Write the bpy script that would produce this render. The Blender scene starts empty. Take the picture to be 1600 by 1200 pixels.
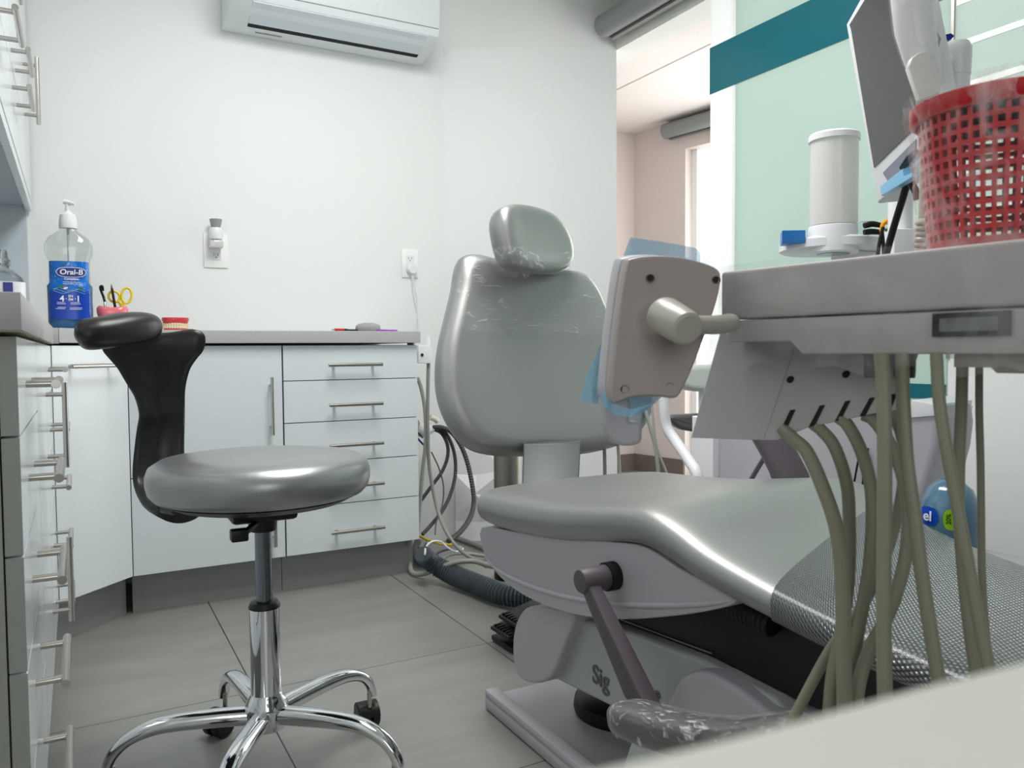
import bpy, bmesh, math, random
from mathutils import Vector, Matrix
random.seed(7)
SC = bpy.context.scene
COL = SC.collection
# ------------------------------------------------------------------ camera
FPX = 1235.0
YAW = math.radians(28.8); PITCH = math.atan(53 / FPX); ROLL = 0.0075
EYE = Vector((0, 0, 0.80))
CF = Vector((math.sin(YAW) * math.cos(PITCH), math.cos(YAW) * math.cos(PITCH), -math.sin(PITCH)))
R0 = Vector((math.cos(YAW), -math.sin(YAW), 0)); U0 = R0.cross(CF)
CR = math.cos(ROLL) * R0 - math.sin(ROLL) * U0
CU = math.sin(ROLL) * R0 + math.cos(ROLL) * U0
cam_d = bpy.data.cameras.new('camera'); cam = bpy.data.objects.new('camera', cam_d); COL.objects.link(cam)
cam_d.sensor_fit = 'HORIZONTAL'; cam_d.sensor_width = 36.0; cam_d.lens = 36.0 * FPX / 1600
cam_d.clip_start = 0.02; cam_d.clip_end = 60
cam_d.dof.use_dof = True; cam_d.dof.focus_distance = 1.9; cam_d.dof.aperture_fstop = 13.0
M = Matrix((CR, CU, -CF)).transposed().to_4x4(); M.translation = EYE; cam.matrix_world = M
SC.camera = cam
# ------------------------------------------------------------------ world, exposure, lights
wd = bpy.data.worlds.new('world'); SC.world = wd; wd.use_nodes = True
wd.node_tree.nodes['Background'].inputs[0].default_value = (0.93, 0.97, 1.0, 1)
wd.node_tree.nodes['Background'].inputs[1].default_value = .5
SC.view_settings.view_transform = 'Standard'; SC.view_settings.look = 'None'
SC.view_settings.gamma = 1.0; SC.view_settings.use_curve_mapping = False
SC.view_settings.exposure = 0.5

def area(name, loc, target, sx, sy, power, color=(1, 1, 1)):
    l = bpy.data.lights.new(name, 'AREA'); l.shape = 'RECTANGLE'; l.size = sx; l.size_y = sy
    l.energy = power; l.color = color
    o = bpy.data.objects.new(name, l); COL.objects.link(o); o.location = loc
    o.rotation_euler = (Vector(target) - Vector(loc)).to_track_quat('-Z', 'Y').to_euler()
    return o
area('ceiling_panel_light', (0.75, 1.45, 2.36), (0.75, 1.45, 0), 0.6, 1.2, 26, (1.0, 0.99, 0.97))
area('front_window_light', (-0.1, -2.2, 1.5), (0.5, 1, 1.0), 0.8, 1.5, 9, (0.95, 0.98, 1.0))
area('side_window_light', (4.6, 1.6, 1.45), (0, 1.9, 1.1), 2.6, 1.7, 11, (1.0, 0.99, 0.97))
area('corridor_window_light', (3.35, 2.9, 1.3), (2.2, 3.2, 1.0), 1.0, 1.6, 13, (1.0, 0.97, 0.93))

# ------------------------------------------------------------------ geometry helpers
def at(px, py, w):                       # a point seen at that place of the photograph, w metres in front of the lens
    return EYE + (CF + CR * ((px - 800) / FPX) - CU * ((py - 600) / FPX)) * w
def ray(px, py): return CF + CR * ((px - 800) / FPX) - CU * ((py - 600) / FPX)
def onx(px, py, x): r = ray(px, py); return EYE + r * ((x - EYE.x) / r.x)
def ony(px, py, y): r = ray(px, py); return EYE + r * ((y - EYE.y) / r.y)
def onz(px, py, z): r = ray(px, py); return EYE + r * ((z - EYE.z) / r.z)
def onpl(px, py, p0, n): r = ray(px, py); n = Vector(n); return EYE + r * ((Vector(p0) - EYE).dot(n) / r.dot(n))

def obj(name, verts, faces, mat, parent=None, smooth=False, uvs=None, auto=None):
    me = bpy.data.meshes.new(name); me.from_pydata([tuple(v) for v in verts], [], faces); me.update()
    bm = bmesh.new(); bm.from_mesh(me); bmesh.ops.recalc_face_normals(bm, faces=bm.faces); bm.to_mesh(me); bm.free()
    if uvs is not None:
        ul = me.uv_layers.new(name='UVMap')
        for lp in me.loops: ul.data[lp.index].uv = uvs[lp.vertex_index]
    if mat: me.materials.append(mat)
    if smooth or auto:
        for p in me.polygons: p.use_smooth = True
        if auto:
            me.set_sharp_from_angle(angle=math.radians(auto))
            for p in me.polygons:
                if len(p.vertices) > 8: p.use_smooth = False
    o = bpy.data.objects.new(name, me); COL.objects.link(o)
    if parent:
        o.parent = parent
        o.matrix_parent_inverse = Matrix.Translation(-Vector(parent_world(parent)))
    return o
def parent_world(p):
    v = Vector(p.location)
    if p.parent is not None: v = Vector((0, 0, 0)) if p.type == 'MESH' else v
    return v if p.type == 'EMPTY' else Vector((0, 0, 0))
def thing(name, label, cat, loc=(0, 0, 0), group=None):
    o = bpy.data.objects.new(name, None); COL.objects.link(o); o.location = loc; o.empty_display_size = .05
    o['label'] = label; o['category'] = cat
    if group: o['group'] = group
    return o
def tag(o, label, cat, group=None, kind=None):
    if label: o['label'] = label
    if cat: o['category'] = cat
    if group: o['group'] = group
    if kind: o['kind'] = kind
    return o
def struct(o): o['kind'] = 'structure'; return o

class MB:
    def __init__(s): s.v = []; s.f = []
    def add(s, v, f):
        b = len(s.v); s.v += [Vector(x) for x in v]; s.f += [[i + b for i in q] for q in f]; return s
    def box(s, a, b, bev=0):
        bm = bmesh.new(); bmesh.ops.create_cube(bm, size=1)
        a = Vector(a); b = Vector(b)
        for v in bm.verts: v.co = Vector(((a[i] + b[i]) / 2 + v.co[i] * (b[i] - a[i]) for i in range(3)))
        if bev: bmesh.ops.bevel(bm, geom=bm.edges[:], offset=bev, segments=2, profile=.5, affect='EDGES')
        bm.verts.index_update()
        s.add([v.co.copy() for v in bm.verts], [[v.index for v in f.verts] for f in bm.faces]); bm.free(); return s
    def tube(s, pts, r, n=10, smooth=6, corr=0):
        v, f = tube_geo(pts, r, n, smooth, corr); return s.add(v, f)
    def cyl(s, a, b, r, r2=None, n=20):
        r2 = r if r2 is None else r2
        return s.tube([a, b], [r, r2], n, 0)
    def rev(s, prof, c, axis=(0, 0, 1), n=28):
        z = Vector(axis).normalized(); x = z.orthogonal().normalized(); y = z.cross(x); c = Vector(c)
        rings = [[c + z * h + (x * math.cos(t) + y * math.sin(t)) * max(r, 1e-5) for t in [2 * math.pi * i / n for i in range(n)]] for r, h in prof]
        v, f = loft_geo(rings); return s.add(v, f)
    def slab(s, pts, vec, bev=0):
        v, f = slab_geo(pts, vec, bev); return s.add(v, f)
    def build(s, name, mat, parent=None, auto=35):
        return obj(name, s.v, s.f, mat, parent, auto=auto)

def cr(pts, sub, closed=False):
    pts = [Vector(p) for p in pts]; n = len(pts)
    if sub <= 0 or n < 3: return pts
    out = []
    rng = n if closed else n - 1
    for i in range(rng):
        p0 = pts[(i - 1) % n] if closed or i > 0 else pts[0] * 2 - pts[1]
        p1 = pts[i]; p2 = pts[(i + 1) % n]
        p3 = pts[(i + 2) % n] if closed or i + 2 < n else pts[-1] * 2 - pts[-2]
        for k in range(sub):
            t = k / sub
            out.append(.5 * ((2 * p1) + (p2 - p0) * t + (2 * p0 - 5 * p1 + 4 * p2 - p3) * t * t + (3 * p1 - p0 - 3 * p2 + p3) * t ** 3))
    if not closed: out.append(pts[-1])
    return out
def loft_geo(rings, cap=True, closed=True):
    n = len(rings[0]); v = [p for r in rings for p in r]; f = []
    for i in range(len(rings) - 1):
        for j in range(n if closed else n - 1):
            a = i * n + j; b = i * n + (j + 1) % n; f.append([a, b, b + n, a + n])
    if cap and closed:
        f.append(list(range(n))[::-1]); f.append([(len(rings) - 1) * n + j for j in range(n)])
    return v, f
def tube_geo(pts, r, n=10, smooth=6, corr=0):
    P = [Vector(p) for p in pts]
    rl = r if isinstance(r, (list, tuple)) else [r] * len(P)
    if smooth and len(P) > 2:
        Q = cr([Vector((rl[i], 0, 0)) for i in range(len(P))], smooth); P = cr(P, smooth); rl = [q.x for q in Q]
    if corr:
        L = [0]
        for i in range(1, len(P)): L.append(L[-1] + (P[i] - P[i - 1]).length)
        m = int(L[-1] / corr) * 3; NP = []; NR = []; j = 0
        for k in range(m + 1):
            d = L[-1] * k / m
            while j < len(P) - 2 and L[j + 1] < d: j += 1
            t = (d - L[j]) / max(L[j + 1] - L[j], 1e-9)
            NP.append(P[j].lerp(P[j + 1], t)); NR.append((rl[j] + (rl[j + 1] - rl[j]) * t) * (1.0 if k % 3 else 0.84))
        P, rl = NP, NR
    T = [(P[min(i + 1, len(P) - 1)] - P[max(i - 1, 0)]).normalized() for i in range(len(P))]
    x = T[0].orthogonal().normalized(); rings = []
    for i, p in enumerate(P):
        x = (x - T[i] * x.dot(T[i])).normalized(); y = T[i].cross(x)
        rings.append([p + (x * math.cos(2 * math.pi * k / n) + y * math.sin(2 * math.pi * k / n)) * rl[i] for k in range(n)])
    return loft_geo(rings)
def slab_geo(pts, vec, bev=0):            # an outline given its real thickness, edges rounded
    pts = [Vector(p) for p in pts]; vec = Vector(vec); c = sum(pts, Vector()) / len(pts)
    if not bev: return loft_geo([pts, [p + vec for p in pts]])
    L = vec.length; n = len(pts)
    def ins(d, off):
        out = []
        for i, p in enumerate(pts):
            e1 = (p - pts[i - 1]).normalized(); e2 = (pts[(i + 1) % n] - p).normalized()
            nn = vec.normalized(); m = nn.cross(e1 + e2)
            if m.length < 1e-6: m = (c - p)
            m.normalize()
            if AREA < 0: m = -m
            out.append(p + m * d + nn * off)
        return out
    nn = vec.normalized(); A = Vector()
    for i in range(n): A += (pts[i] - c).cross(pts[(i + 1) % n] - c)
    AREA = A.dot(nn)
    rings = []
    for k in range(5):
        t = math.pi / 2 * k / 4; rings.append(ins(bev * (1 - math.sin(t)), bev * (1 - math.cos(t))))
    for k in range(5):
        t = math.pi / 2 * (1 - k / 4); rings.append(ins(bev * (1 - math.sin(t)), L - bev * (1 - math.cos(t))))
    return loft_geo(rings)
def pillow_geo(outline, n, tf, tb, r, dish=0.0, sub=5, e=1.0):   # an upholstered pad: rounded edge, gently domed faces
    P = cr(outline, sub, True); c = sum(P, Vector()) / len(P); n = Vector(n).normalized()
    def ring(s, off): return [c + (p - c) * s + n * off for p in P]
    R = sum(((p - c).length for p in P)) / len(P)
    rings = []; K = 6
    back = [(0.02, -tb), (.35, -tb), (.7, -tb)]
    for s, o in back: rings.append(ring(s, o))
    for k in range(1, K + 1):
        t = math.pi / 2 * k / K; rings.append(ring(1 - r / R * (1 - math.sin(t) ** e), -tb * math.cos(t)))
    for k in range(1, K + 1):
        t = math.pi / 2 * k / K; rings.append(ring(1 - r / R * (1 - math.cos(t) ** e), tf * math.sin(t)))
    base = 1 - r / R
    for s in (.85, .65, .42, .2, .02): rings.append(ring(base * s, tf - dish * (1 - s * s)))
    return loft_geo(rings)
def superring(c, x, y, hw, hh, n=32, e=2.6):
    out = []
    for k in range(n):
        t = 2 * math.pi * k / n; cs, sn = math.cos(t), math.sin(t)
        out.append(c + x * hw * math.copysign(abs(cs) ** (2 / e), cs) + y * hh * math.copysign(abs(sn) ** (2 / e), sn))
    return out
def text_mesh(name, body, size, o, xdir, ydir, mat, parent, extrude=.0004, bold=0.0, shear=0.0, label=None, xs=1.0):
    cu = bpy.data.curves.new('t', 'FONT'); cu.body = body; cu.size = size; cu.extrude = extrude; cu.offset = min(bold, size * .018)
    cu.align_x = 'CENTER'; cu.align_y = 'CENTER'; cu.shear = shear
    to = bpy.data.objects.new('t', cu); COL.objects.link(to); bpy.context.view_layer.update()
    me = bpy.data.meshes.new_from_object(to); bpy.data.objects.remove(to)
    x = Vector(xdir).normalized(); y = Vector(ydir); y = (y - x * y.dot(x)).normalized(); z = x.cross(y); O = Vector(o)
    for v in me.vertices: v.co = O + x * v.co.x * xs + y * v.co.y + z * v.co.z
    me.materials.clear(); me.materials.append(mat); me.name = name
    ob = bpy.data.objects.new(name, me); COL.objects.link(ob)
    if parent:
        ob.parent = parent; ob.matrix_parent_inverse = Matrix.Translation(-Vector(parent_world(parent)))
    if label: ob['label'] = label
    return ob

# ------------------------------------------------------------------ materials
def lin(c): return tuple(((x / 255) / 12.92 if x / 255 <= .04045 else ((x / 255 + .055) / 1.055) ** 2.4) for x in c)
def mat(name, rgb, rough=.5, metal=0, coat=0, spec=.5, bump=0, bscale=60, trans=0, ior=1.45, alpha=1, var=.03, emis=0, sheen=0, detail=2):
    m = bpy.data.materials.new(name); m.use_nodes = True; nt = m.node_tree; b = nt.nodes['Principled BSDF']
    c = lin(rgb)
    tc = nt.nodes.new('ShaderNodeTexCoord'); nz = nt.nodes.new('ShaderNodeTexNoise'); nz.inputs['Scale'].default_value = bscale
    nz.inputs['Detail'].default_value = detail
    nt.links.new(tc.outputs['Object'], nz.inputs['Vector'])
    mx = nt.nodes.new('ShaderNodeMix'); mx.data_type = 'RGBA'
    mx.inputs[6].default_value = (*[x * (1 - var) for x in c], 1); mx.inputs[7].default_value = (*[min(1, x * (1 + var)) for x in c], 1)
    nt.links.new(nz.outputs['Fac'], mx.inputs[0]); nt.links.new(mx.outputs[2], b.inputs['Base Color'])
    b.inputs['Roughness'].default_value = rough; b.inputs['Metallic'].default_value = metal
    b.inputs['Coat Weight'].default_value = coat; b.inputs['Coat Roughness'].default_value = .08
    b.inputs['Specular IOR Level'].default_value = spec; b.inputs['IOR'].default_value = ior
    b.inputs['Transmission Weight'].default_value = trans; b.inputs['Alpha'].default_value = alpha
    if emis: b.inputs['Emission Color'].default_value = (*c, 1); b.inputs['Emission Strength'].default_value = emis
    if bump:
        bp = nt.nodes.new('ShaderNodeBump'); bp.inputs['Strength'].default_value = bump; bp.inputs['Distance'].default_value = .002
        nt.links.new(nz.outputs['Fac'], bp.inputs['Height']); nt.links.new(bp.outputs['Normal'], b.inputs['Normal'])
    return m
def film_mat(name, rgb, base=.05, strength=.6, scale=22, rough=.12, stretch=(1, 1, 1), lo=.55, hi=.8):
    m = bpy.data.materials.new(name); m.use_nodes = True; nt = m.node_tree; nt.nodes.clear()
    out = nt.nodes.new('ShaderNodeOutputMaterial'); tr = nt.nodes.new('ShaderNodeBsdfTransparent'); gl = nt.nodes.new('ShaderNodeBsdfPrincipled')
    c = lin(rgb); tr.inputs[0].default_value = (*[.9 + .1 * x for x in c], 1)
    gl.inputs['Base Color'].default_value = (*c, 1); gl.inputs['Roughness'].default_value = rough; gl.inputs['Specular IOR Level'].default_value = 1.0
    tc = nt.nodes.new('ShaderNodeTexCoord'); mp = nt.nodes.new('ShaderNodeMapping'); mp.inputs['Scale'].default_value = stretch
    nz = nt.nodes.new('ShaderNodeTexNoise'); nz.inputs['Scale'].default_value = scale; nz.inputs['Detail'].default_value = 5; nz.inputs['Distortion'].default_value = 1.2
    rp = nt.nodes.new('ShaderNodeMapRange'); rp.inputs[1].default_value = lo; rp.inputs[2].default_value = hi; rp.inputs[3].default_value = base; rp.inputs[4].default_value = strength
    bp = nt.nodes.new('ShaderNodeBump'); bp.inputs['Strength'].default_value = .9; bp.inputs['Distance'].default_value = .01
    mx = nt.nodes.new('ShaderNodeMixShader')
    nt.links.new(tc.outputs['Object'], mp.inputs[0]); nt.links.new(mp.outputs[0], nz.inputs['Vector']); nt.links.new(nz.outputs['Fac'], rp.inputs[0])
    nt.links.new(nz.outputs['Fac'], bp.inputs['Height']); nt.links.new(bp.outputs[0], gl.inputs['Normal'])
    nt.links.new(rp.outputs[0], mx.inputs[0]); nt.links.new(tr.outputs[0], mx.inputs[1]); nt.links.new(gl.outputs[0], mx.inputs[2]); nt.links.new(mx.outputs[0], out.inputs[0])
    return m
def frosted(name, rgb, tr=.5, rough=.25):
    m = bpy.data.materials.new(name); m.use_nodes = True; nt = m.node_tree; nt.nodes.clear(); c = (*lin(rgb), 1)
    out = nt.nodes.new('ShaderNodeOutputMaterial'); d = nt.nodes.new('ShaderNodeBsdfPrincipled'); t = nt.nodes.new('ShaderNodeBsdfTranslucent'); mx = nt.nodes.new('ShaderNodeMixShader')
    tc = nt.nodes.new('ShaderNodeTexCoord'); nz = nt.nodes.new('ShaderNodeTexNoise'); nz.inputs['Scale'].default_value = 1.5
    rp = nt.nodes.new('ShaderNodeMix'); rp.data_type = 'RGBA'; rp.inputs[6].default_value = c; rp.inputs[7].default_value = tuple(min(1, x * 1.12) for x in c)
    nt.links.new(tc.outputs['Object'], nz.inputs['Vector']); nt.links.new(nz.outputs['Fac'], rp.inputs[0]); nt.links.new(rp.outputs[2], d.inputs['Base Color']); nt.links.new(rp.outputs[2], t.inputs[0])
    d.inputs['Roughness'].default_value = rough; mx.inputs[0].default_value = tr
    nt.links.new(d.outputs[0], mx.inputs[1]); nt.links.new(t.outputs[0], mx.inputs[2]); nt.links.new(mx.outputs[0], out.inputs[0]); return m
def clear(name, rgb, rough=.03, ior=1.3):
    return mat(name, rgb, rough, trans=1.0, ior=ior, var=0)

m_wall = mat('wall_paint', (235, 237, 236), .6, bump=.05, bscale=300)
m_ceil = mat('ceiling_paint', (232, 233, 228), .8)
m_ceil_tex = mat('textured_ceiling', (236, 230, 226), .9, bump=.9, bscale=90, detail=6, var=.04)
m_pink = mat('pinkish_plaster', (226, 214, 209), .8, var=.02)
m_white_panel = mat('white_panel', (244, 244, 242), .5)
m_lam = mat('white_laminate', (222, 229, 233), .22, coat=.25, var=.01)
m_carcass_shade = mat('carcass_and_shaded_edge', (158, 160, 154), .5, var=.02)  # carcass grey, also the painted shade on drawer end faces
m_kick = mat('grey_kickboard', (150, 152, 150), .4, var=.05, bscale=20)
m_counter = mat('grey_worktop', (180, 180, 181), .45, var=.08, bscale=150, detail=6)
m_dark = mat('dark_gap', (14, 14, 15), .7)
m_steel = mat('brushed_steel', (190, 186, 180), .28, metal=1, bump=.05, bscale=200)
m_chrome = mat('chrome', (232, 233, 236), .06, metal=1, var=.01)
m_black = mat('black_plastic', (12, 13, 14), .42, spec=.5, var=.1)
m_vinyl = mat('black_vinyl', (13, 14, 15), .38, spec=.6, bump=.08, bscale=400)
m_silver = mat('silver_upholstery', (160, 161, 160), .40, metal=.7, coat=.0, bump=.06, bscale=350, var=.02)
m_seat = mat('pearl_grey_upholstery', (156, 158, 159), .33, metal=.7, coat=.0, bump=.05, bscale=350, var=.02)
m_abs = mat('light_grey_plastic', (182, 180, 187), .35, var=.01)
m_abs2 = mat('pale_grey_plastic', (180, 175, 176), .38, var=.01)
m_abs3 = mat('ivory_grey_plastic', (180, 177, 169), .3, var=.01)
m_whitep = mat('white_plastic', (232, 232, 236), .3, var=.01)
m_armgrey = mat('purple_grey_plastic', (92, 84, 92), .45, var=.03)
m_hose = mat('olive_grey_hose', (140, 139, 120), .42, var=.04)
m_ghose = mat('grey_hose', (140, 141, 138), .35, var=.03)
m_dhose = mat('dark_grey_hose', (66, 68, 68), .4, var=.06)
m_teal = mat('teal_vinyl_band', (0, 98, 112), .25, coat=.3, var=.03)
m_red = mat('red_plastic', (190, 18, 30), .3, coat=.2, var=.06)
m_blue = mat('blue_plastic', (20, 120, 200), .35)
m_yellow = mat('yellow_plastic', (235, 210, 20), .35)
m_orange = mat('orange_plastic', (250, 165, 15), .35)
m_pinkp = mat('pink_ceramic', (236, 120, 130), .2, coat=.5, var=.03)
m_steelcol = mat('brushed_steel_bin', (130, 124, 118), .35, metal=.9, bump=.15, bscale=90)
m_wood = mat('brown_wood_skirting', (120, 108, 102), .5, var=.15, bscale=30, detail=5)
m_blind = mat('grey_blind_cassette', (140, 143, 142), .5, var=.04)
m_screen = mat('dark_screen', (52, 52, 52), .18, var=.03)
m_gum = mat('red_gum', (205, 60, 70), .3, coat=.4, var=.05)
m_teeth = mat('ivory_teeth', (235, 215, 180), .3, var=.04)

# ------------------------------------------------------------------ the setting
def plane_obj(name, pts, m, th=None):
    mb = MB()
    if th is None: mb.add(pts, [list(range(len(pts)))])
    else: mb.slab(pts, th)
    return struct(mb.build(name, m, auto=None))
# floor of large tiles with thin dark joints
mf = bpy.data.materials.new('floor_tiles'); mf.use_nodes = True; nt = mf.node_tree; b = nt.nodes['Principled BSDF']
tc = nt.nodes.new('ShaderNodeTexCoord')
nz = nt.nodes.new('ShaderNodeTexNoise'); nz.inputs['Scale'].default_value = 5; nz.inputs['Detail'].default_value = 6
mp2 = nt.nodes.new('ShaderNodeMapping'); mp2.inputs['Scale'].default_value = (.5, 2.2, 1)
rp = nt.nodes.new('ShaderNodeMix'); rp.data_type = 'RGBA'; rp.inputs[6].default_value = (*lin((122, 123, 119)), 1); rp.inputs[7].default_value = (*lin((155, 156, 151)), 1)
nt.links.new(tc.outputs['Object'], mp2.inputs[0]); nt.links.new(mp2.outputs[0], nz.inputs['Vector']); nt.links.new(nz.outputs['Fac'], rp.inputs[0])
sx3 = nt.nodes.new('ShaderNodeSeparateXYZ'); nt.links.new(tc.outputs['Object'], sx3.inputs[0])
def fm(op, a, b_=None, c=None):
    n = nt.nodes.new('ShaderNodeMath'); n.operation = op
    for i, x in enumerate((a, b_, c)):
        if x is None: continue
        if isinstance(x, (int, float)): n.inputs[i].default_value = x
        else: nt.links.new(x, n.inputs[i])
    return n.outputs[0]
def joint(o, start, pitch, hw): return fm('LESS_THAN', fm('PINGPONG', fm('SUBTRACT', o, start), pitch / 2) if False else fm('ABSOLUTE', fm('SUBTRACT', fm('MULTIPLY', fm('FRACT', fm('ADD', fm('DIVIDE', fm('SUBTRACT', o, start), pitch), .5)), pitch), pitch / 2)), hw)
jx_ = joint(sx3.outputs[0], .347, .6145, .0016)
jy_ = fm('MULTIPLY', joint(sx3.outputs[1], 1.90, .607, .0013), fm('LESS_THAN', sx3.outputs[1], 2.2))
jm = fm('MAXIMUM', jx_, jy_)
mj = nt.nodes.new('ShaderNodeMix'); mj.data_type = 'RGBA'; nt.links.new(jm, mj.inputs[0]); nt.links.new(rp.outputs[2], mj.inputs[6]); mj.inputs[7].default_value = (.03, .03, .03, 1)
nt.links.new(mj.outputs[2], b.inputs['Base Color']); b.inputs['Roughness'].default_value = .36
plane_obj('floor', [(-.6, -2.6, 0), (5.2, -2.6, 0), (5.2, 5.2, 0), (-.6, 5.2, 0)], mf, (0, 0, -.1))
struct(MB().box((-.6, 3.03, 0), (2.23, 3.15, 2.5)).build('wall_back', m_wall, auto=None))
struct(MB().box((-.6, -2.6, 0), (-.5, 3.03, 2.5)).build('wall_left', m_wall, auto=None))
struct(MB().box((-.6, -2.7, 0), (5.2, -2.6, 2.5)).build('wall_front', mat('dim_rear_wall', (120, 118, 112), .7), auto=None))  # unseen wall, its grey darkened to cut bounce light from behind
struct(MB().box((-.6, -2.7, 2.38), (2.23, 3.15, 2.5)).build('ceiling', m_ceil, auto=None))
# lower rough ceiling over the passage, with its smooth beam and a shadow joint
pc = MB(); pc.box((2.36, -2.7, 2.2), (2.585, 5.2, 2.5)); pc.box((2.60, -2.7, 2.2), (5.2, 5.2, 2.5)); pc.box((2.58, -2.7, 2.22), (2.61, 5.2, 2.5))
struct(pc.build('ceiling_passage', m_ceil_tex, auto=None))
struct(MB().box((2.23, -2.7, 2.185), (2.36, 5.2, 2.5)).build('trim_1', m_ceil, auto=None))
# pinkish wall with dark skirting past the opening
C0 = Vector((3.22, 4.18, 0)); dW = Vector((.17, -.985, 0)).normalized(); C1 = C0 + dW * .42
nW = Vector((dW.y, -dW.x, 0)) * -1
struct(MB().slab([C0 + Vector((0, 0, 0)), C1, C1 + Vector((0, 0, 2.2)), C0 + Vector((0, 0, 2.2))], Vector((.12, .02, 0))).build('wall_passage', m_pink, auto=None))
struct(MB().box((1.9, 4.18, 0), (3.24, 4.3, 2.2)).build('wall_far', m_pink, auto=None))
bb = MB(); bb.box((1.9, 4.165, 0), (3.225, 4.18, .11)); bb.slab([C0, C1, C1 + Vector((0, 0, .11)), C0 + Vector((0, 0, .11))], Vector((-.015, -.003, 0)))
struct(bb.build('baseboard_far', m_wood, auto=None))
# window lintel/sill after the pinkish wall, bright pane
WZ = 2.02
W1 = C1 + dW * 3.2
struct(MB().slab([C1 + Vector((0, 0, WZ)), W1 + Vector((0, 0, WZ)), W1 + Vector((0, 0, 2.2)), C1 + Vector((0, 0, 2.2))], Vector((.12, .02, 0))).build('wall_window_head', m_pink, auto=None))
m_pane = bpy.data.materials.new('bright_window'); m_pane.use_nodes = True; pb = m_pane.node_tree.nodes['Principled BSDF']
pb.inputs['Base Color'].default_value = (.9, .92, .95, 1); pb.inputs['Emission Color'].default_value = (1, 1, .99, 1); pb.inputs['Emission Strength'].default_value = 1.2
wn = MB().slab([C1 + Vector((.1, .02, 0.02)), W1 + Vector((.1, .02, 0.02)), W1 + Vector((.1, .02, WZ)), C1 + Vector((.1, .02, WZ))], Vector((.02, 0, 0))).build('window_1', m_pane, auto=None); struct(wn)
fr = MB()
for k in (0.0, .52, 1.05, 1.6, 2.2, 3.0):
    p = C1 + dW * k + Vector((.06, .01, 0)); fr.slab([p, p + dW * .04, p + dW * .04 + Vector((0, 0, WZ)), p + Vector((0, 0, WZ))], Vector((.03, 0, 0)))
fr.build('window_frame', m_white_panel, wn, auto=None)
# white divider beside the opening
dA = Vector((1.355, 3.030, 0)); dB = Vector((2.005, 2.722, 0)); dd = (dB - dA).normalized(); dn = Vector((-dd.y, dd.x, 0))
struct(MB().slab([dA, dB, dB + Vector((0, 0, 2.045)), dA + Vector((0, 0, 2.045))], dn * .04).build('wall_divider', m_wall, auto=None))
# right side low wall under the second pane
struct(MB().box((1.95, -2.6, 0), (2.03, 1.233, .77)).build('wall_right', m_wall, auto=None))

# frosted glass partition with teal bands
gp = thing('glass_partition', 'pale green frosted glass partition with a wide teal band, behind the treatment chair', 'glass partition', (1.95, 1.7, 0))
m_fg = frosted('frosted_green_glass', (204, 221, 214), .5, .15); m_fw = frosted('frosted_clear_edge', (244, 247, 247), .65)
MB().box((1.95, 1.237, .10), (1.962, 1.985, 2.3), .002).build('glass_pane', m_fg, gp, auto=None)
MB().box((1.95, 1.985, .02), (1.962, 2.104, 2.38), .002).build('pale_border', m_fw, gp, auto=None)
MB().box((1.9475, 1.237, 1.68), (1.9495, 2.104, 1.838)).build('upper_band', m_teal, gp, auto=None)['label'] = 'wide teal band'
MB().box((1.9475, 1.237, .664), (1.9495, 2.104, .703)).build('lower_band', m_teal, gp, auto=None)['label'] = 'narrow teal band'
g2 = thing('glass_panel', 'frosted glass panel with painted pale reflections of blinds, right of the teal banded pane', 'glass partition', (1.95, 0, 0))
MB().box((1.95, -2.6, .77), (1.962, 1.23, 2.3), .001).build('glass_pane', frosted('frosted_white_glass', (214, 226, 221), .55, .15), g2, auto=None)
sb = MB()  # pale stripes painted in as reflections of window blinds
for k in range(8): sb.box((1.9485, -2.6, 1.02 + k * .105), (1.9495, 1.225, 1.035 + k * .105))
sb.build('blind_reflection', mat('blind_reflection_white', (250, 252, 250), .5), g2, auto=None)
MB().box((1.945, 1.229, .77), (1.966, 1.237, 2.3)).build('joint_profile', m_steel, g2, auto=None)

# roller blinds
def blind(name, p0, p1, label, rad=.05):
    t = thing(name, label, 'roller blind', p0); p0 = Vector(p0); p1 = Vector(p1); d = (p1 - p0).normalized(); s = Vector((0, 0, 1)).cross(d)
    sec = []
    for k in range(20):
        a = math.radians(100 + 200 * k / 19); sec.append(s * math.cos(a) * rad + Vector((0, 0, 1)) * math.sin(a) * rad)
    if d.y < 0: sec = [Vector((-v.dot(s) * s.x, -v.dot(s) * s.y, v.z)) if False else v for v in sec]
    sec += [Vector((0, 0, -rad)) - s * -rad * .2, Vector((0, 0, rad)) + s * rad * .5]
    v, f = loft_geo([[p0 + q for q in sec], [p1 + q for q in sec]]); obj('cassette', v, f, m_blind, t, auto=40)
    MB().slab([p0 + s * rad * .25 + Vector((0, 0, -rad * .95)), p1 + s * rad * .25 + Vector((0, 0, -rad * .95)), p1 + s * rad * .75 + Vector((0, 0, -rad * .8)), p0 + s * rad * .75 + Vector((0, 0, -rad * .8))], Vector((0, 0, .05))).build('slot', m_dark, t, auto=None)
    MB().slab([p0 + s * rad * .8 + Vector((0, 0, -rad)), p1 + s * rad * .8 + Vector((0, 0, -rad)), p1 + s * rad * 1.3 + Vector((0, 0, -rad)), p0 + s * rad * 1.3 + Vector((0, 0, -rad))], Vector((0, 0, rad * 2))).build('back_rail', m_blind, t, auto=None)
blind('roller_blind', (2.13, 2.99, 2.262), (2.13, .2, 2.262), 'grey roller blind cassette under the near ceiling, top centre of the view')
blind('roller_blind', (C1 + dW * -.10 + Vector((-.06, 0, 2.14))), (C1 + dW * 2.0 + Vector((-.06, 0, 2.14))), 'far grey roller blind cassette above the bright window past the opening', .045)

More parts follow.
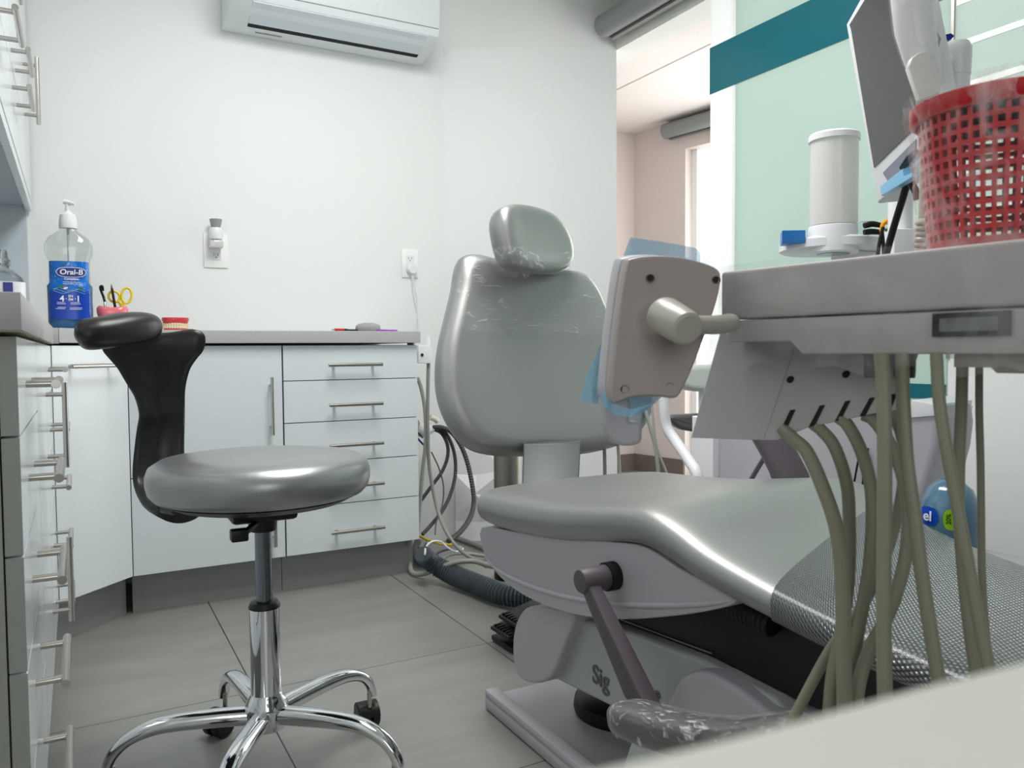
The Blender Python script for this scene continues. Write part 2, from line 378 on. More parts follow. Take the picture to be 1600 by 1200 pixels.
# faceted white cladding at the foot of the divider
cl = MB(); a = onz(735, 775, .0); base = dA + dd * .03 - dn * .012; L = 0.50; H = .385
NX, NZ = 5, 4; gv = []
rr = random.Random(3)
for i in range(NX + 1):
    for j in range(NZ + 1):
        off = .05 if (i + j) % 2 else .012
        if i in (0, NX) or j in (0, NZ): off = .012
        jx = rr.uniform(-.02, .02) if 0 < i < NX else 0; jz = rr.uniform(-.02, .02) if 0 < j < NZ else 0
        gv.append(base + dd * (L * i / NX + jx) + Vector((0, 0, H * j / NZ + jz)) - dn * off)
gf = []
for i in range(NX):
    for j in range(NZ):
        a = i * (NZ + 1) + j; b_ = a + NZ + 1
        gf += [[a, b_, b_ + 1], [a, b_ + 1, a + 1]] if (i + j) % 2 else [[a, b_, a + 1], [b_, b_ + 1, a + 1]]
n0 = len(gv)
gv += [base, base + dd * L, base + dd * L + Vector((0, 0, H)), base + Vector((0, 0, H))]
gf += [[n0, n0 + 1, n0 + 2, n0 + 3]]
gf += [[i * (NZ + 1) + NZ for i in range(NX + 1)] + [n0 + 2, n0 + 3], [j for j in range(NZ + 1)] + [n0 + 3, n0], [i * (NZ + 1) for i in range(NX + 1)] + [n0 + 1, n0], [NX * (NZ + 1) + j for j in range(NZ + 1)] + [n0 + 2, n0 + 1]]
tag(obj('wall_cladding', gv, gf, mat('white_relief', (238, 238, 242), .5)), 'white wall cladding of triangular facets, low behind the treatment chair', 'wall panel')

# ------------------------------------------------------------------ cabinets
def handle(p0, p1, nrm, parent, name='handle', r=.006, post=.035, inset=.025):
    p0 = Vector(p0); p1 = Vector(p1); n = Vector(nrm); d = (p1 - p0).normalized(); mb = MB()
    mb.cyl(p0 + n * post, p1 + n * post, r, n=14)
    for q in (p0 + d * inset, p1 - d * inset): mb.cyl(q, q + n * post, r * .8, n=12)
    return mb.build(name, m_steel, parent)
ZT, ZB = .821, .13
def shade_end_faces(o, u):  # end faces get a darker grey, their shade put into the colour
    o.data.materials.append(m_carcass_shade)
    for p in o.data.polygons:
        if abs(p.normal.dot(u)) > .9: p.material_index = 1
def drawer_unit(label, org, u, n, width, depth, zj, hz, hw, mats=m_lam, group=None, body_h=ZT):
    # org: lower left of the front plane on the floor, u along the front, n outwards
    org = Vector(org); u = Vector(u); n = Vector(n); t = thing('drawer_cabinet', label, 'cabinet', org, group)
    z = Vector((0, 0, 1)); MB().slab([org - n * .02 + z * ZB, org - n * .02 + u * width + z * ZB, org - n * .02 + u * width + z * body_h, org - n * .02 + z * body_h], -n * (depth - .02)).build('carcass', m_carcass_shade, t, auto=None)
    MB().slab([org - n * .07, org - n * .07 + u * width, org - n * .07 + u * width + z * ZB, org - n * .07 + z * ZB], -n * .018).build('kickboard', m_kick, t, auto=None)
    g = .0015
    for i in range(len(zj) - 1):
        a, b_ = zj[i + 1] + g, zj[i] - g
        mats2 = mats; d = MB().slab([org + u * g + z * a, org + u * (width - g) + z * a, org + u * (width - g) + z * b_, org + u * g + z * b_], -n * .018).build('drawer', mats, t, auto=None)
        shade_end_faces(d, u)
        c = org + u * (width * .5) + z * hz[i]
        handle(c - u * hw / 2, c + u * hw / 2, n, d)
    return t
def door_unit(label, org, u, n, width, depth, doors, hu, group=None):
    org = Vector(org); u = Vector(u); n = Vector(n); t = thing('door_cabinet', label, 'cabinet', org, group); z = Vector((0, 0, 1)); g = .0015
    MB().slab([org - n * .02 + z * ZB, org - n * .02 + u * width + z * ZB, org - n * .02 + u * width + z * ZT, org - n * .02 + z * ZT], -n * (depth - .02)).build('carcass', m_carcass_shade, t, auto=None)
    MB().slab([org - n * .07, org - n * .07 + u * width, org - n * .07 + u * width + z * ZB, org - n * .07 + z * ZB], -n * .018).build('kickboard', m_kick, t, auto=None)
    for (a, b_, h0, h1) in doors:
        d = MB().slab([org + u * g + z * (a + g), org + u * (width - g) + z * (a + g), org + u * (width - g) + z * (b_ - g), org + u * g + z * (b_ - g)], -n * .018).build('door', m_lam, t, auto=None)
        handle(org + u * hu + z * h0, org + u * hu + z * h1, n, d)
    return t
ZJ = [.821, .705, .567, .431, .287, .13]
X, Y_, Z_ = Vector((1, 0, 0)), Vector((0, 1, 0)), Vector((0, 0, 1))
drawer_unit('white five-drawer cabinet with steel bar handles, under the right end of the grey worktop', (.583, 2.60, 0), X, -Y_, .467, .43, ZJ, [.755, .622, .487, .349, .197], .185)
door_unit('white two-door cabinet behind the black stool backrest', (.13, 2.60, 0), X, -Y_, .451, .43, [(.425, .821, .535, .72), (.13, .425, .175, .36)], .412)
# corner unit across the corner
d45 = Vector((.18, .18, 0)); u45 = d45.normalized(); n45 = Vector((u45.y, -u45.x, 0))
t = thing('corner_cabinet', 'white corner cabinet set at an angle, with one long horizontal handle near its top', 'cabinet', (-.05, 2.42, 0))
o45 = Vector((-.058, 2.412, 0)); w45 = .264
MB().slab([o45 - n45 * .02 + Z_ * ZB, o45 - n45 * .02 + u45 * w45 + Z_ * ZB, o45 - n45 * .02 + u45 * w45 + Z_ * ZT, o45 - n45 * .02 + Z_ * ZT], -n45 * .3).build('carcass', m_carcass_shade, t, auto=None)
MB().slab([o45 - n45 * .07 - u45 * .02, o45 - n45 * .07 + u45 * (w45 + .047), o45 - n45 * .07 + u45 * (w45 + .047) + Z_ * ZB, o45 - n45 * .07 - u45 * .02 + Z_ * ZB], -n45 * .018).build('kickboard', m_kick, t, auto=None)
d = MB().slab([o45 + Z_ * (ZB + .002), o45 + u45 * w45 + Z_ * (ZB + .002), o45 + u45 * w45 + Z_ * ZT, o45 + Z_ * ZT], -n45 * .018).build('door', m_lam, t, auto=None)
handle(o45 + u45 * .03 + Z_ * .765, o45 + u45 * .215 + Z_ * .765, n45, d)
# left run
XF = -.060
drawer_unit('white five-drawer cabinet nearest the camera at the left edge', (XF, 1.06, 0), Y_, X, .468, .42, ZJ, [.76, .636, .50, .36, .215], .2)
door_unit('white two-door cabinet in the middle of the left run', (XF, 1.53, 0), Y_, X, .468, .42, [(.425, .821, .556, .738), (.13, .425, .222, .405)], .41)
drawer_unit('white five-drawer cabinet at the far end of the left run, beside the corner unit', (XF, 2.0, 0), Y_, X, .409, .42, ZJ, [.762, .622, .487, .349, .215], .2)
# worktops
tag(MB().slab([(1.054, 2.58, .828), (.118, 2.58, .828), (-.04, 2.42, .828), (-.04, 3.028, .828), (1.054, 3.028, .828)], (0, 0, .04), .0015).build('worktop', m_counter, None, auto=40), 'grey laminate worktop along the back wall', 'worktop')
wl = thing('worktop', 'grey laminate worktop over the left drawers, under the wall cabinets', 'worktop', (-.05, 1.03, 0))
MB().box((-.498, 1.028, .826), (-.0525, 2.42, .868), .001).build('top_slab', m_counter, wl, auto=40)
MB().box((-.498, 2.42, .826), (-.041, 3.028, .868), .001).build('corner_slab', m_counter, wl, auto=40)
MB().box((-.498, 1.03, .8245), (-.054, 2.42, .826)).build('raw_underside', mat('raw_board', (176, 168, 148), .8, var=.1), wl, auto=None)
# wall cabinets on the left
tag(MB().box((-.498, 3.005, .869), (-.13, 3.028, 1.29), .001).build('backing_board', mat('blue_white_laminate', (196, 208, 214), .3), None, auto=None), 'pale blue laminate backing board in the left corner under the wall cabinets', 'panel')
def wall_unit(label, y0, y1, vertical):
    t = thing('wall_cabinet', label, 'cabinet', (-.3, (y0 + y1) / 2, 1.27))
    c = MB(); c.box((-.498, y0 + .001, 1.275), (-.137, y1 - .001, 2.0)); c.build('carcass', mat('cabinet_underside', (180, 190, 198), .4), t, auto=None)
    MB().box((-.133, y0 + .001, 1.262), (-.1165, y1 - .001, 1.29)).build('bottom_rail', m_lam, t, auto=None)
    if vertical:
        d = MB().box((-.1335, y0 + .002, 1.291), (-.115, y1 - .002, 2.0), .0008).build('door', m_lam, t, auto=None); handle((-.115, y0 + .14, 1.475), (-.115, y0 + .14, 1.67), X, d)
    else:
        d = MB().box((-.1335, y0 + .002, 1.291), (-.115, y1 - .002, 1.467), .0008).build('door', m_lam, t, auto=None); handle((-.115, y0 + .07, 1.42), (-.115, y0 + .27, 1.42), X, d)
        d = MB().box((-.1335, y0 + .002, 1.470), (-.115, y1 - .002, 2.0), .0008).build('door', m_lam, t, auto=None); handle((-.115, y0 + .07, 1.505), (-.115, y0 + .27, 1.505), X, d)
wall_unit('white wall cabinet at the top left corner of the view, nearest the camera', 1.62, 2.10, False)
wall_unit('white wall cabinet in the middle of the left row, two horizontal handles', 2.10, 2.60, False)
wall_unit('white wall cabinet farthest away against the back wall, one vertical handle', 2.60, 3.02, True)

# ------------------------------------------------------------------ air conditioner
ac = thing('air_conditioner', 'white wall mounted split air conditioner high on the back wall', 'air conditioner', (.868, 3.03, 1.95))
xa, xb = .487, 1.250
prof = [(3.027, 1.953), (3.005, 1.952), (2.93, 1.962), (2.87, 1.982), (2.838, 2.003), (2.828, 2.03), (2.822, 2.10), (2.822, 2.20), (2.84, 2.235), (3.027, 2.24)]
v, f = loft_geo([[Vector((x, p[0], p[1])) if not i else Vector((x, 3.027 + (p[0] - 3.027) * .985, 2.1 + (p[1] - 2.1) * .985)) for p in prof] for x, i in ((xa, 1), (xa + .006, 0), (xb - .006, 0), (xb, 1))])
obj('housing', v, f, mat('ac_plastic', (226, 231, 234), .35), ac, auto=30)
sl = [(2.948, 1.957), (2.940, 1.9585)]
lo = [Vector((.562, 2.952, 1.9540)), Vector((1.205, 2.952, 1.9540)), Vector((1.205, 2.930, 1.9588)), Vector((.562, 2.930, 1.9588))]
MB().slab(lo, (0, 0, .004)).build('air_slot', m_dark, ac, auto=None)
lv = [Vector((x, y, z - .0025)) for x, y, z in ((.562, 2.930, 1.9605), (1.205, 2.930, 1.9605), (1.205, 2.838, 2.000), (.562, 2.838, 2.000))]
MB().slab(lv, (0, 0, .004), .001).build('louvre', mat('ac_louvre', (214, 222, 228), .35), ac, auto=None)
MB().slab([Vector((x, 2.826, z)) for x, z in ((xa + .004, 2.028), (xb - .004, 2.028), (xb - .004, 2.030), (xa + .004, 2.030))], (0, .003, 0)).build('panel_joint', m_kick, ac, auto=None)
MB().slab([Vector((x, y, 1.9535 - .0005)) for x, y in ((.595, 2.995), (.69, 2.995), (.69, 2.985), (.595, 2.985))], (0, 0, .001)).build('badge', m_kick, ac, auto=None)

# ------------------------------------------------------------------ wall sockets
def socket(label, cx, cz, w=.070, h=.114):
    t = thing('wall_socket', label, 'power socket', (cx, 3.03, cz))
    MB().box((cx - w / 2, 3.024, cz - h / 2), (cx + w / 2, 3.029, cz + h / 2), .002).build('cover_plate', m_white_panel, t)
    MB().box((cx - .0175, 3.0225, cz - .034), (cx + .0175, 3.0245, cz + .034), .001).build('outlet_face', m_whitep, t)
    sl = MB()
    for dz in (.018, -.018):
        sl.box((cx - .008, 3.0222, cz + dz), (cx - .0065, 3.0228, cz + dz + .008)); sl.box((cx + .0055, 3.0222, cz + dz), (cx + .007, 3.0228, cz + dz + .008))
        sl.cyl((cx, 3.0221, cz + dz - .006), (cx, 3.0228, cz + dz - .006), .002, n=10)
    sl.build('slots', m_dark, t, auto=None); return t
p = ony(337, 392, 3.03); socket('white power socket with an air freshener plugged in, left of centre', p.x, p.z, .083, .122)
pf = p
q = ony(640, 412, 3.03); socket('white power socket with a round adapter, above the right end of the worktop', q.x, q.z)
fr_ = thing('air_freshener', 'white plug-in air freshener with a grey cap, in the left socket', 'air freshener', (pf.x, 2.99, pf.z))
fx = ony(338, 370, 2.985)
MB().rev([(.013, .0), (.022, .004), (.024, .016), (.024, .034), (.020, .044), (.0, .044)], (fx.x, 2.99, fx.z - .012)).build('body', m_whitep, fr_)
MB().rev([(.0, .044), (.015, .044), (.0165, .05), (.0215, .074), (.0, .075)], (fx.x, 2.99, fx.z - .012)).build('cap', mat('mid_grey_plastic', (150, 152, 150), .5), fr_)
MB().box((fx.x - .023, 2.972, fx.z - .040), (fx.x + .023, 3.018, fx.z - .012), .006).build('refill_bottle', mat('smoky_clear_plastic', (205, 206, 204), .15, coat=.5), fr_)
MB().box((fx.x - .016, 3.0, fx.z - .05), (fx.x + .016, 3.023, fx.z + .012), .003).build('plug', m_whitep, fr_)
ad = thing('plug_adapter', 'round white power adapter plugged into the right socket', 'power adapter', (q.x, 3.0, q.z - .03))
MB().rev([(.0, 0), (.017, 0), (.0195, .004), (.0195, .020), (.016, .026), (0, .026)], (q.x + .002, 3.022, q.z - .026), (0, -1, 0)).build('adapter_body', m_whitep, ad)
MB().tube([(q.x + .002, 3.005, q.z - .044), (q.x + .004, 3.01, q.z - .09), (q.x + .017, 3.015, q.z - .16), (q.x + .030, 3.02, q.z - .22), (q.x + .030, 3.02, q.z - .30)], .0022, 8).tube([(q.x + .004, 3.005, q.z - .044), (q.x + .010, 3.01, q.z - .08), (q.x + .026, 3.015, q.z - .15), (q.x + .022, 3.02, q.z - .26)], .0018, 8).build('cable', m_whitep, ad)

# ------------------------------------------------------------------ things on the back worktop
TOPZ = .868
# mouthwash
bc = onz(97, 512, TOPZ + .002); bc = Vector((-.012, 2.66, TOPZ)); w_b = (bc - EYE).dot(CF)
mwx, mwy = bc.x, bc.y
mw = thing('mouthwash_bottle', 'large clear pump bottle of blue mouthwash with a blue printed label, on the worktop', 'bottle', bc)
faceu = Vector((math.cos(-.05), math.sin(-.05), 0)); facen = Vector((faceu.y, -faceu.x, 0))
def brings(prof, e=2.8):
    return [superring(Vector((bc.x, bc.y, TOPZ + z)), faceu, facen, a, b_, 40, e) for a, b_, z in prof]
sh = [(.050, .030, .0), (.056, .036, .004), (.058, .038, .02), (.0585, .038, .11), (.059, .038, .128), (.054, .035, .134), (.053, .035, .20), (.062, .038, .222), (.0625, .038, .245), (.052, .034, .268), (.026, .022, .287), (.021, .021, .293), (.021, .021, .303)]
v, f = loft_geo(brings(sh)); obj('bottle_shell', v, f, mat('clear_plastic', (228, 234, 232), .04, trans=1.0, ior=1.16, coat=1, var=0), mw, auto=50)
v, f = loft_geo(brings([(a * .965, b_ * .95, z + .002) for a, b_, z in sh[:6]] + [(.051, .033, .136)])); obj('blue_liquid', v, f, mat('blue_mouthwash', (0, 118, 190), .1, coat=.6, var=.05, bscale=20), mw, auto=50)
def label_sheet(name, zs, hw, m, off=.0006, bw=.0535, bd=.0355):
    R = []
    for z, (a, b_) in zs:
        ring = []
        for k in range(17):
            s = -1 + 2 * k / 16; x = s * hw; tt = min(.999, abs(x) / a); y = b_ * (1 - tt ** 2.8) ** (1 / 2.8)
            ring.append(Vector((bc.x, bc.y, TOPZ + z)) + faceu * x + facen * (y + off))
        R.append(ring)
    v, f = loft_geo(R, cap=False, closed=False); return obj(name, v, f, m, mw, auto=50)
ml = bpy.data.materials.new('printed_blue_label'); ml.use_nodes = True; nt = ml.node_tree; b = nt.nodes['Principled BSDF']
tc = nt.nodes.new('ShaderNodeTexCoord'); sp = nt.nodes.new('ShaderNodeSeparateXYZ'); nt.links.new(tc.outputs['Generated'], sp.inputs[0])
ramp = nt.nodes.new('ShaderNodeValToRGB'); ramp.color_ramp.elements[0].position = .45; ramp.color_ramp.elements[1].position = .56
ramp.color_ramp.elements[0].color = (*lin((14, 66, 178)), 1); ramp.color_ramp.elements[1].color = (*lin((10, 110, 205)), 1)
nt.links.new(sp.outputs[2], ramp.inputs[0])
nz = nt.nodes.new('ShaderNodeTexNoise'); nz.inputs['Scale'].default_value = 6; nz.inputs['Detail'].default_value = 6; nz.inputs['Distortion'].default_value = 2.5
nt.links.new(tc.outputs['Generated'], nz.inputs[0])
rr2 = nt.nodes.new('ShaderNodeMapRange'); rr2.inputs[1].default_value = .58; rr2.inputs[2].default_value = .72; nt.links.new(nz.outputs['Fac'], rr2.inputs[0])
band = nt.nodes.new('ShaderNodeMapRange'); band.inputs[1].default_value = .46; band.inputs[2].default_value = .60; nt.links.new(sp.outputs[2], band.inputs[0])
mu = nt.nodes.new('ShaderNodeMath'); mu.operation = 'MULTIPLY'; nt.links.new(rr2.outputs[0], mu.inputs[0]); nt.links.new(band.outputs[0], mu.inputs[1])
mx = nt.nodes.new('ShaderNodeMix'); mx.data_type = 'RGBA'; nt.links.new(mu.outputs[0], mx.inputs[0]); nt.links.new(ramp.outputs[0], mx.inputs[6]); mx.inputs[7].default_value = (*lin((150, 205, 235)), 1)
nt.links.new(mx.outputs[2], b.inputs['Base Color']); b.inputs['Roughness'].default_value = .25
lab = label_sheet('label', [(z, (.0535, .0355) if z > .133 else (.059, .0385)) for z in (.030, .06, .09, .115, .128, .134, .15, .17, .198)], .0505, ml)
fy = bc + facen * .0395
wt = mat('white_print', (250, 250, 252), .4, var=0); navy = mat('navy_print', (20, 40, 130), .3)
ov = []
for k in range(36):
    a = 2 * math.pi * k / 36; ov.append((math.copysign(abs(math.cos(a)) ** .6, math.cos(a)), math.copysign(abs(math.sin(a)) ** .9, math.sin(a))))
oc = bc + facen * .0372 + faceu * .006 + Z_ * .166
MB().slab([oc + faceu * x * .038 + Z_ * y * .0145 for x, y in ov], facen * .0004).build('logo_border', wt, lab, auto=None)
MB().slab([oc + faceu * x * .0365 + Z_ * y * .0130 + facen * .0005 for x, y in ov], facen * .0003).build('logo_oval', navy, lab, auto=None)
text_mesh('logo_text', 'Oral-B', .0205, oc + facen * .0011, faceu, Z_, wt, lab, bold=.0009, shear=.1, xs=1.05)
text_mesh('small_print', 'Complete', .009, oc + facen * .0011 - Z_ * .0195, faceu, Z_, wt, lab, bold=.0002)
sl = MB()
for k in range(3): sl.slab([oc + faceu * x - Z_ * (.028 + .005 * k + y) + facen * .0004 for x, y in ((-.022, 0), (.022, 0), (.022, .0012), (-.022, .0012))], facen * .0003)
for (x0, x1, dz) in ((-.032, -.012, .100), (-.032, -.010, .104), (.002, .026, .100), (.002, .028, .104), (-.03, -.01, .114), (-.036, -.012, .118), (.0, .032, .115), (.0, .030, .119)):
    sl.slab([bc + facen * .0402 + faceu * x + Z_ * (.166 - dz + y + .012) for x, y in ((x0, 0), (x1, 0), (x1, .0012), (x0, .0012))], facen * .0003)
sl.build('print_lines', wt, lab, auto=None)
for (lx, lz, la, sw, cm) in ((-.022, .124, .4, .008, 'g'), (.030, .121, -.5, .008, 'g'), (-.012, .190, .2, .006, 'g'), (-.012, .1235, 0, .0055, 'r'), (-.009, .120, .3, .006, 'w')):
    lc = bc + facen * .0405 + faceu * lx + Z_ * lz; pts = []
    for k in range(12):
        a = 2 * math.pi * k / 12; x = math.cos(a) * sw; z = math.sin(a) * sw * .45; pts.append(lc + faceu * (x * math.cos(la) - z * math.sin(la)) + Z_ * (x * math.sin(la) + z * math.cos(la)))
    MB().slab(pts, facen * .0003).build({'g': 'leaf_print', 'r': 'berry_print', 'w': 'splash_print'}[cm], {'g': mat('leaf_green', (30, 130, 80), .4), 'r': mat('berry_red', (190, 90, 110), .4), 'w': wt}[cm], lab, auto=None)
for j in range(3):
    pts = []; q0_ = bc + facen * .0403
    up_ = [q0_ + faceu * (-.040 + .080 * k / 16) + Z_ * (.117 - .004 * j + .004 * math.sin(k * .55 + j)) for k in range(17)]
    dn_ = [p - Z_ * .0011 for p in up_[::-1]]
    MB().slab(up_ + dn_, facen * .0003).build('wave_print', mat('wave_pale_blue_%d' % j, (140, 200, 232), .4), lab, auto=None)
tq = bc + facen * .0404 + Z_ * .089
text_mesh('number_four', '4', .024, tq + faceu * -.019, faceu, Z_, wt, lab, bold=.0008)
text_mesh('number_one', '1', .024, tq + faceu * .022, faceu, Z_, wt, lab, bold=.0008)
text_mesh('words', 'EN\nEM', .0095, tq + faceu * .003 + Z_ * .003, faceu, Z_, wt, lab, bold=.0003)
text_mesh('dots', '•       •', .010, tq + faceu * .003, faceu, Z_, wt, lab)
pump = MB(); pc_ = Vector((bc.x, bc.y, TOPZ))
pump.rev([(.0, .296), (.024, .296), (.0245, .300), (.024, .312), (.0215, .330), (.0205, .335), (.013, .340), (.007, .346), (.006, .372), (.0, .372)], pc_)
pn = MB().tube([pc_ + Z_ * .368 - faceu * .010 - facen * .002 + Z_ * .006, pc_ + Z_ * .372, pc_ + faceu * .020 + facen * .012 + Z_ * .366], [.0065, .0075, .005], 12)
ph = pump.build('pump_head', m_whitep, mw, auto=40); pn.build('nozzle', m_whitep, ph)
MB().cyl(pc_ + Z_ * .296, pc_ + Z_ * .14, .004).build('dip_tube', mat('pale_tube', (205, 222, 222), .4), mw)
# sanitizer bottle behind the edge of the left worktop
sc_ = onx(18, 460, -.17); sc_ = Vector((-.135, 2.05, TOPZ))
sz = thing('sanitizer_bottle', 'clear plastic bottle with a white and navy label, at the far left on the worktop', 'bottle', sc_)
sp_ = sc_
v, f = loft_geo([superring(sp_ + Z_ * z, X, Y_, a, b_, 32, 2.5) for a, b_, z in ((.036, .026, 0), (.040, .029, .006), (.040, .029, .08), (.036, .027, .098), (.02, .018, .113), (.0115, .0115, .118), (.0115, .0115, .128))])
obj('bottle_shell', v, f, clear('clear_bottle_plastic', (222, 226, 228), .05, 1.15), sz, auto=50)
MB().rev([(0, .124), (.0135, .124), (.014, .136), (.010, .140), (.0095, .152), (.006, .158), (0, .158)], sp_).build('cap', clear('clear_cap', (230, 230, 230), .15, 1.2), sz)
v, f = loft_geo([superring(sp_ + Z_ * z, X, Y_, .0405, .0295, 32, 2.5) for z in (.02, .088)], cap=False); lb = obj('label', v, f, m_whitep, sz, auto=50)
MB().box(sp_ + Vector((.0, -.0312, .06)), sp_ + Vector((.018, -.0296, .086))).build('navy_square', navy, lb, auto=None)
# pink tooth shaped holder with scissors and pencils
hc = ony(176, 490, 2.70); hc = Vector((hc.x, 2.70, TOPZ))
ph_ = thing('pencil_holder', 'pink tooth-shaped pencil holder on the worktop behind the stool armrest', 'pencil holder', hc)
rings = []
for z, s in ((0, .7), (.01, .8), (.03, .84), (.05, .98), (.062, 1.0), (.070, .93), (.073, .80), (.066, .70), (.03, .66)):
    ring = []
    for k in range(40):
        a = 2 * math.pi * k / 40; r = .040 * (1 + .10 * math.cos(2 * a)) * s - .004 * max(0, math.cos(2 * a + math.pi)) * s
        ring.append(hc + Vector((math.cos(a) * r, math.sin(a) * r * .8, z + (.003 * math.cos(2 * a) if z > .04 else 0))))
    rings.append(ring)
v, f = loft_geo(rings); obj('cup', v, f, m_pinkp, ph_, auto=60)
def stick(name, label, cat, a, b_, r, m, tip=None):
    t = thing(name, label, cat, a); MB().cyl(a, b_, r, n=8).build('barrel', m, t)
    if tip: MB().tube([b_, Vector(b_) + (Vector(b_) - Vector(a)).normalized() * .014], [r, .0006], 8, 0).build('tip', tip, t)
    return t
st = ony(181, 437, 2.70)
stick('pencil', 'dark pencil with a pale tip, leaning beside the yellow scissors', 'pencil', hc + Vector((.012, 0, .035)), hc + Vector((-.0, -.002, .128)), .0038, mat('dark_brown_paint', (44, 24, 22), .4), mat('pencil_tip', (120, 110, 104), .5))
tb = thing('dental_probe', 'black handled tool with a ring end, leftmost in the pink holder', 'tool', hc + Vector((-.02, 0, .04)))
MB().cyl(hc + Vector((-.018, .0, .035)), hc + Vector((-.021, 0, .098)), .0032, n=10).build('shaft', m_steel, tb)
MB().tube([hc + Vector((-.0205, 0, .088)), hc + Vector((-.024, 0, .104)), hc + Vector((-.030, 0, .122)), hc + Vector((-.031, 0, .132)), hc + Vector((-.026, 0, .134)), hc + Vector((-.024, 0, .12))], .0036, 8).build('ring_grip', m_black, tb)
sc2 = thing('scissors', 'scissors with yellow ring handles standing in the pink holder', 'scissors', hc + Vector((.02, .008, .03)))
def loop(c, rx, rz, tilt, name):
    pts = []
    for k in range(21):
        a = 2 * math.pi * k / 20; x = math.cos(a) * rx; z = math.sin(a) * rz
        pts.append(c + Vector((x * math.cos(tilt) - z * math.sin(tilt), 0, x * math.sin(tilt) + z * math.cos(tilt))))
    mb = MB(); mb.tube(pts, .0036, 8, 0); return mb
l1 = loop(hc + Vector((.040, .006, .108)), .014, .024, -.1, 'a'); l1.tube([hc + Vector((.034, .006, .088)), hc + Vector((.026, .006, .074)), hc + Vector((.02, .006, .05))], .004, 8)
l1.build('ring_handle', m_yellow, sc2)
l2 = loop(hc + Vector((.006, .009, .104)), .015, .017, .3, 'b'); l2.tube([hc + Vector((.016, .009, .092)), hc + Vector((.024, .009, .078)), hc + Vector((.024, .009, .05))], .004, 8)
l2.build('ring_handle', m_yellow, sc2)
MB().slab([hc + Vector(q_) for q_ in ((.018, .005, .06), (.026, .005, .06), (.022, .005, .02), (.018, .005, .02))], (0, .003, 0)).build('blade', m_steel, sc2, auto=None)
# denture model
dc = ony(274, 508, 2.80); dc = Vector((dc.x, 2.80, TOPZ))
dm = thing('denture_model', 'small red and ivory model of a set of teeth on the worktop', 'dental model', dc)
def horseshoe(z0, z1, s0, s1, m, name, par, teeth=False):
    rings = []
    for z, s in ((z0, s0 * .95), (z0 + (z1 - z0) * .25, s0), (z0 + (z1 - z0) * .75, s1), (z1, s1 * .95)):
        rings.append([dc + Vector((math.copysign(abs(math.cos(a)) ** .8, math.cos(a)) * .042 * s, math.copysign(abs(math.sin(a)) ** .8, math.sin(a)) * .032 * s, z)) for a in [2 * math.pi * k / 32 for k in range(32)]])
    v, f = loft_geo(rings); return obj(name, v, f, m, par, auto=50)
horseshoe(.0, .011, .88, .86, m_gum, 'lower_gum', dm); horseshoe(.026, .046, .92, 1.0, m_gum, 'upper_gum', dm)
for nm, z0, z1 in (('lower_teeth', .010, .0185), ('upper_teeth', .019, .028)):
    tm = MB()
    for k in range(14):
        a = math.radians(180 + 180 * (k + .5) / 14); c = dc + Vector((math.cos(a) * .0355, math.sin(a) * .027, 0)); tm.box(c + Vector((-.0037, -.003, z0)), c + Vector((.0037, .003, z1)), .001)
    tm.build(nm, m_teeth, dm)
# right end of the worktop: speaker puck, red-black pen, purple pen
sk = ony(575, 512, 2.72); sk = Vector((sk.x, 2.72, TOPZ))
spk = thing('smart_speaker', 'round light grey fabric speaker puck near the right end of the worktop', 'speaker', sk)
MB().rev([(0, 0), (.036, 0), (.040, .003), (.0, .004)], sk, n=36).build('base_pad', m_whitep, spk)
MB().rev([(.0, .003), (.041, .004), (.0445, .012), (.043, .022), (.034, .029), (.016, .0325), (0, .033)], sk, n=40).build('fabric_dome', mat('grey_knit', (160, 161, 160), .9, bump=.6, bscale=900), spk, auto=60)
def pen(name, label, a, b_, r, segs):
    t = thing(name, label, 'pen', a); a = Vector(a); b_ = Vector(b_)
    for (s, e, m, nm, rr_) in segs: MB().cyl(a.lerp(b_, s), a.lerp(b_, e), r * rr_, n=12).build(nm, m, t)
    return t
pz = TOPZ + .0052
pa, pb_ = ony(516, 516, 2.66), ony(560, 516, 2.66)
pen('marker_pen', 'short red and black marker lying left of the speaker puck', (pa.x, 2.64, pz), (pb_.x, 2.67, pz), .005, [(0, .12, m_steel, 'nib', .4), (.12, .45, m_red, 'cap', 1), (.45, .6, m_black, 'grip', .9), (.6, 1, m_black, 'barrel', .6)])
pc2, pd = ony(588, 518, 2.63), ony(620, 517, 2.66)
pen('purple_pen', 'thin purple pen lying right of the speaker puck', (pc2.x, 2.62, TOPZ + .0038), (pd.x, 2.66, TOPZ + .0038), .0035, [(0, .8, mat('purple_plastic', (150, 50, 180), .35), 'barrel', 1), (.8, 1, mat('magenta_plastic', (190, 50, 190), .35), 'cap', 1.15)])

# ------------------------------------------------------------------ stool
SX, SY = .288, 1.47
stl = thing('dental_stool', 'round grey padded stool with curved black backrest and chrome five-star base', 'stool', (SX, SY, 0))
sc = Vector((SX, SY, 0))
MB().rev([(0, .540), (.160, .540), (.181, .545), (.190, .555), (.194, .570), (.194, .585), (.189, .599), (.172, .610), (.12, .6165), (.06, .618), (0, .618)], sc, n=64).build('seat', m_seat, stl, auto=70)
MB().rev([(0, .520), (.10, .522), (.150, .530), (.172, .541), (0, .543)], sc, n=48).build('seat_shell', m_black, stl, auto=40)
mech = MB(); mech.box((SX - .06, SY - .045, .498), (SX + .055, SY + .045, .523), .008); mech.rev([(0, .475), (.024, .476), (.027, .50), (.03, .515)], sc)
mech.build('tilt_mechanism', m_black, stl)
lev = MB(); a = Vector((SX - .02, SY - .04, .497)); lev.tube([a, a + Vector((-.02, -.03, -.004)), a + Vector((-.035, -.045, -.006))], .006, 10); lev.box(a + Vector((-.05, -.058, -.016)), a + Vector((-.022, -.034, .004)), .003)
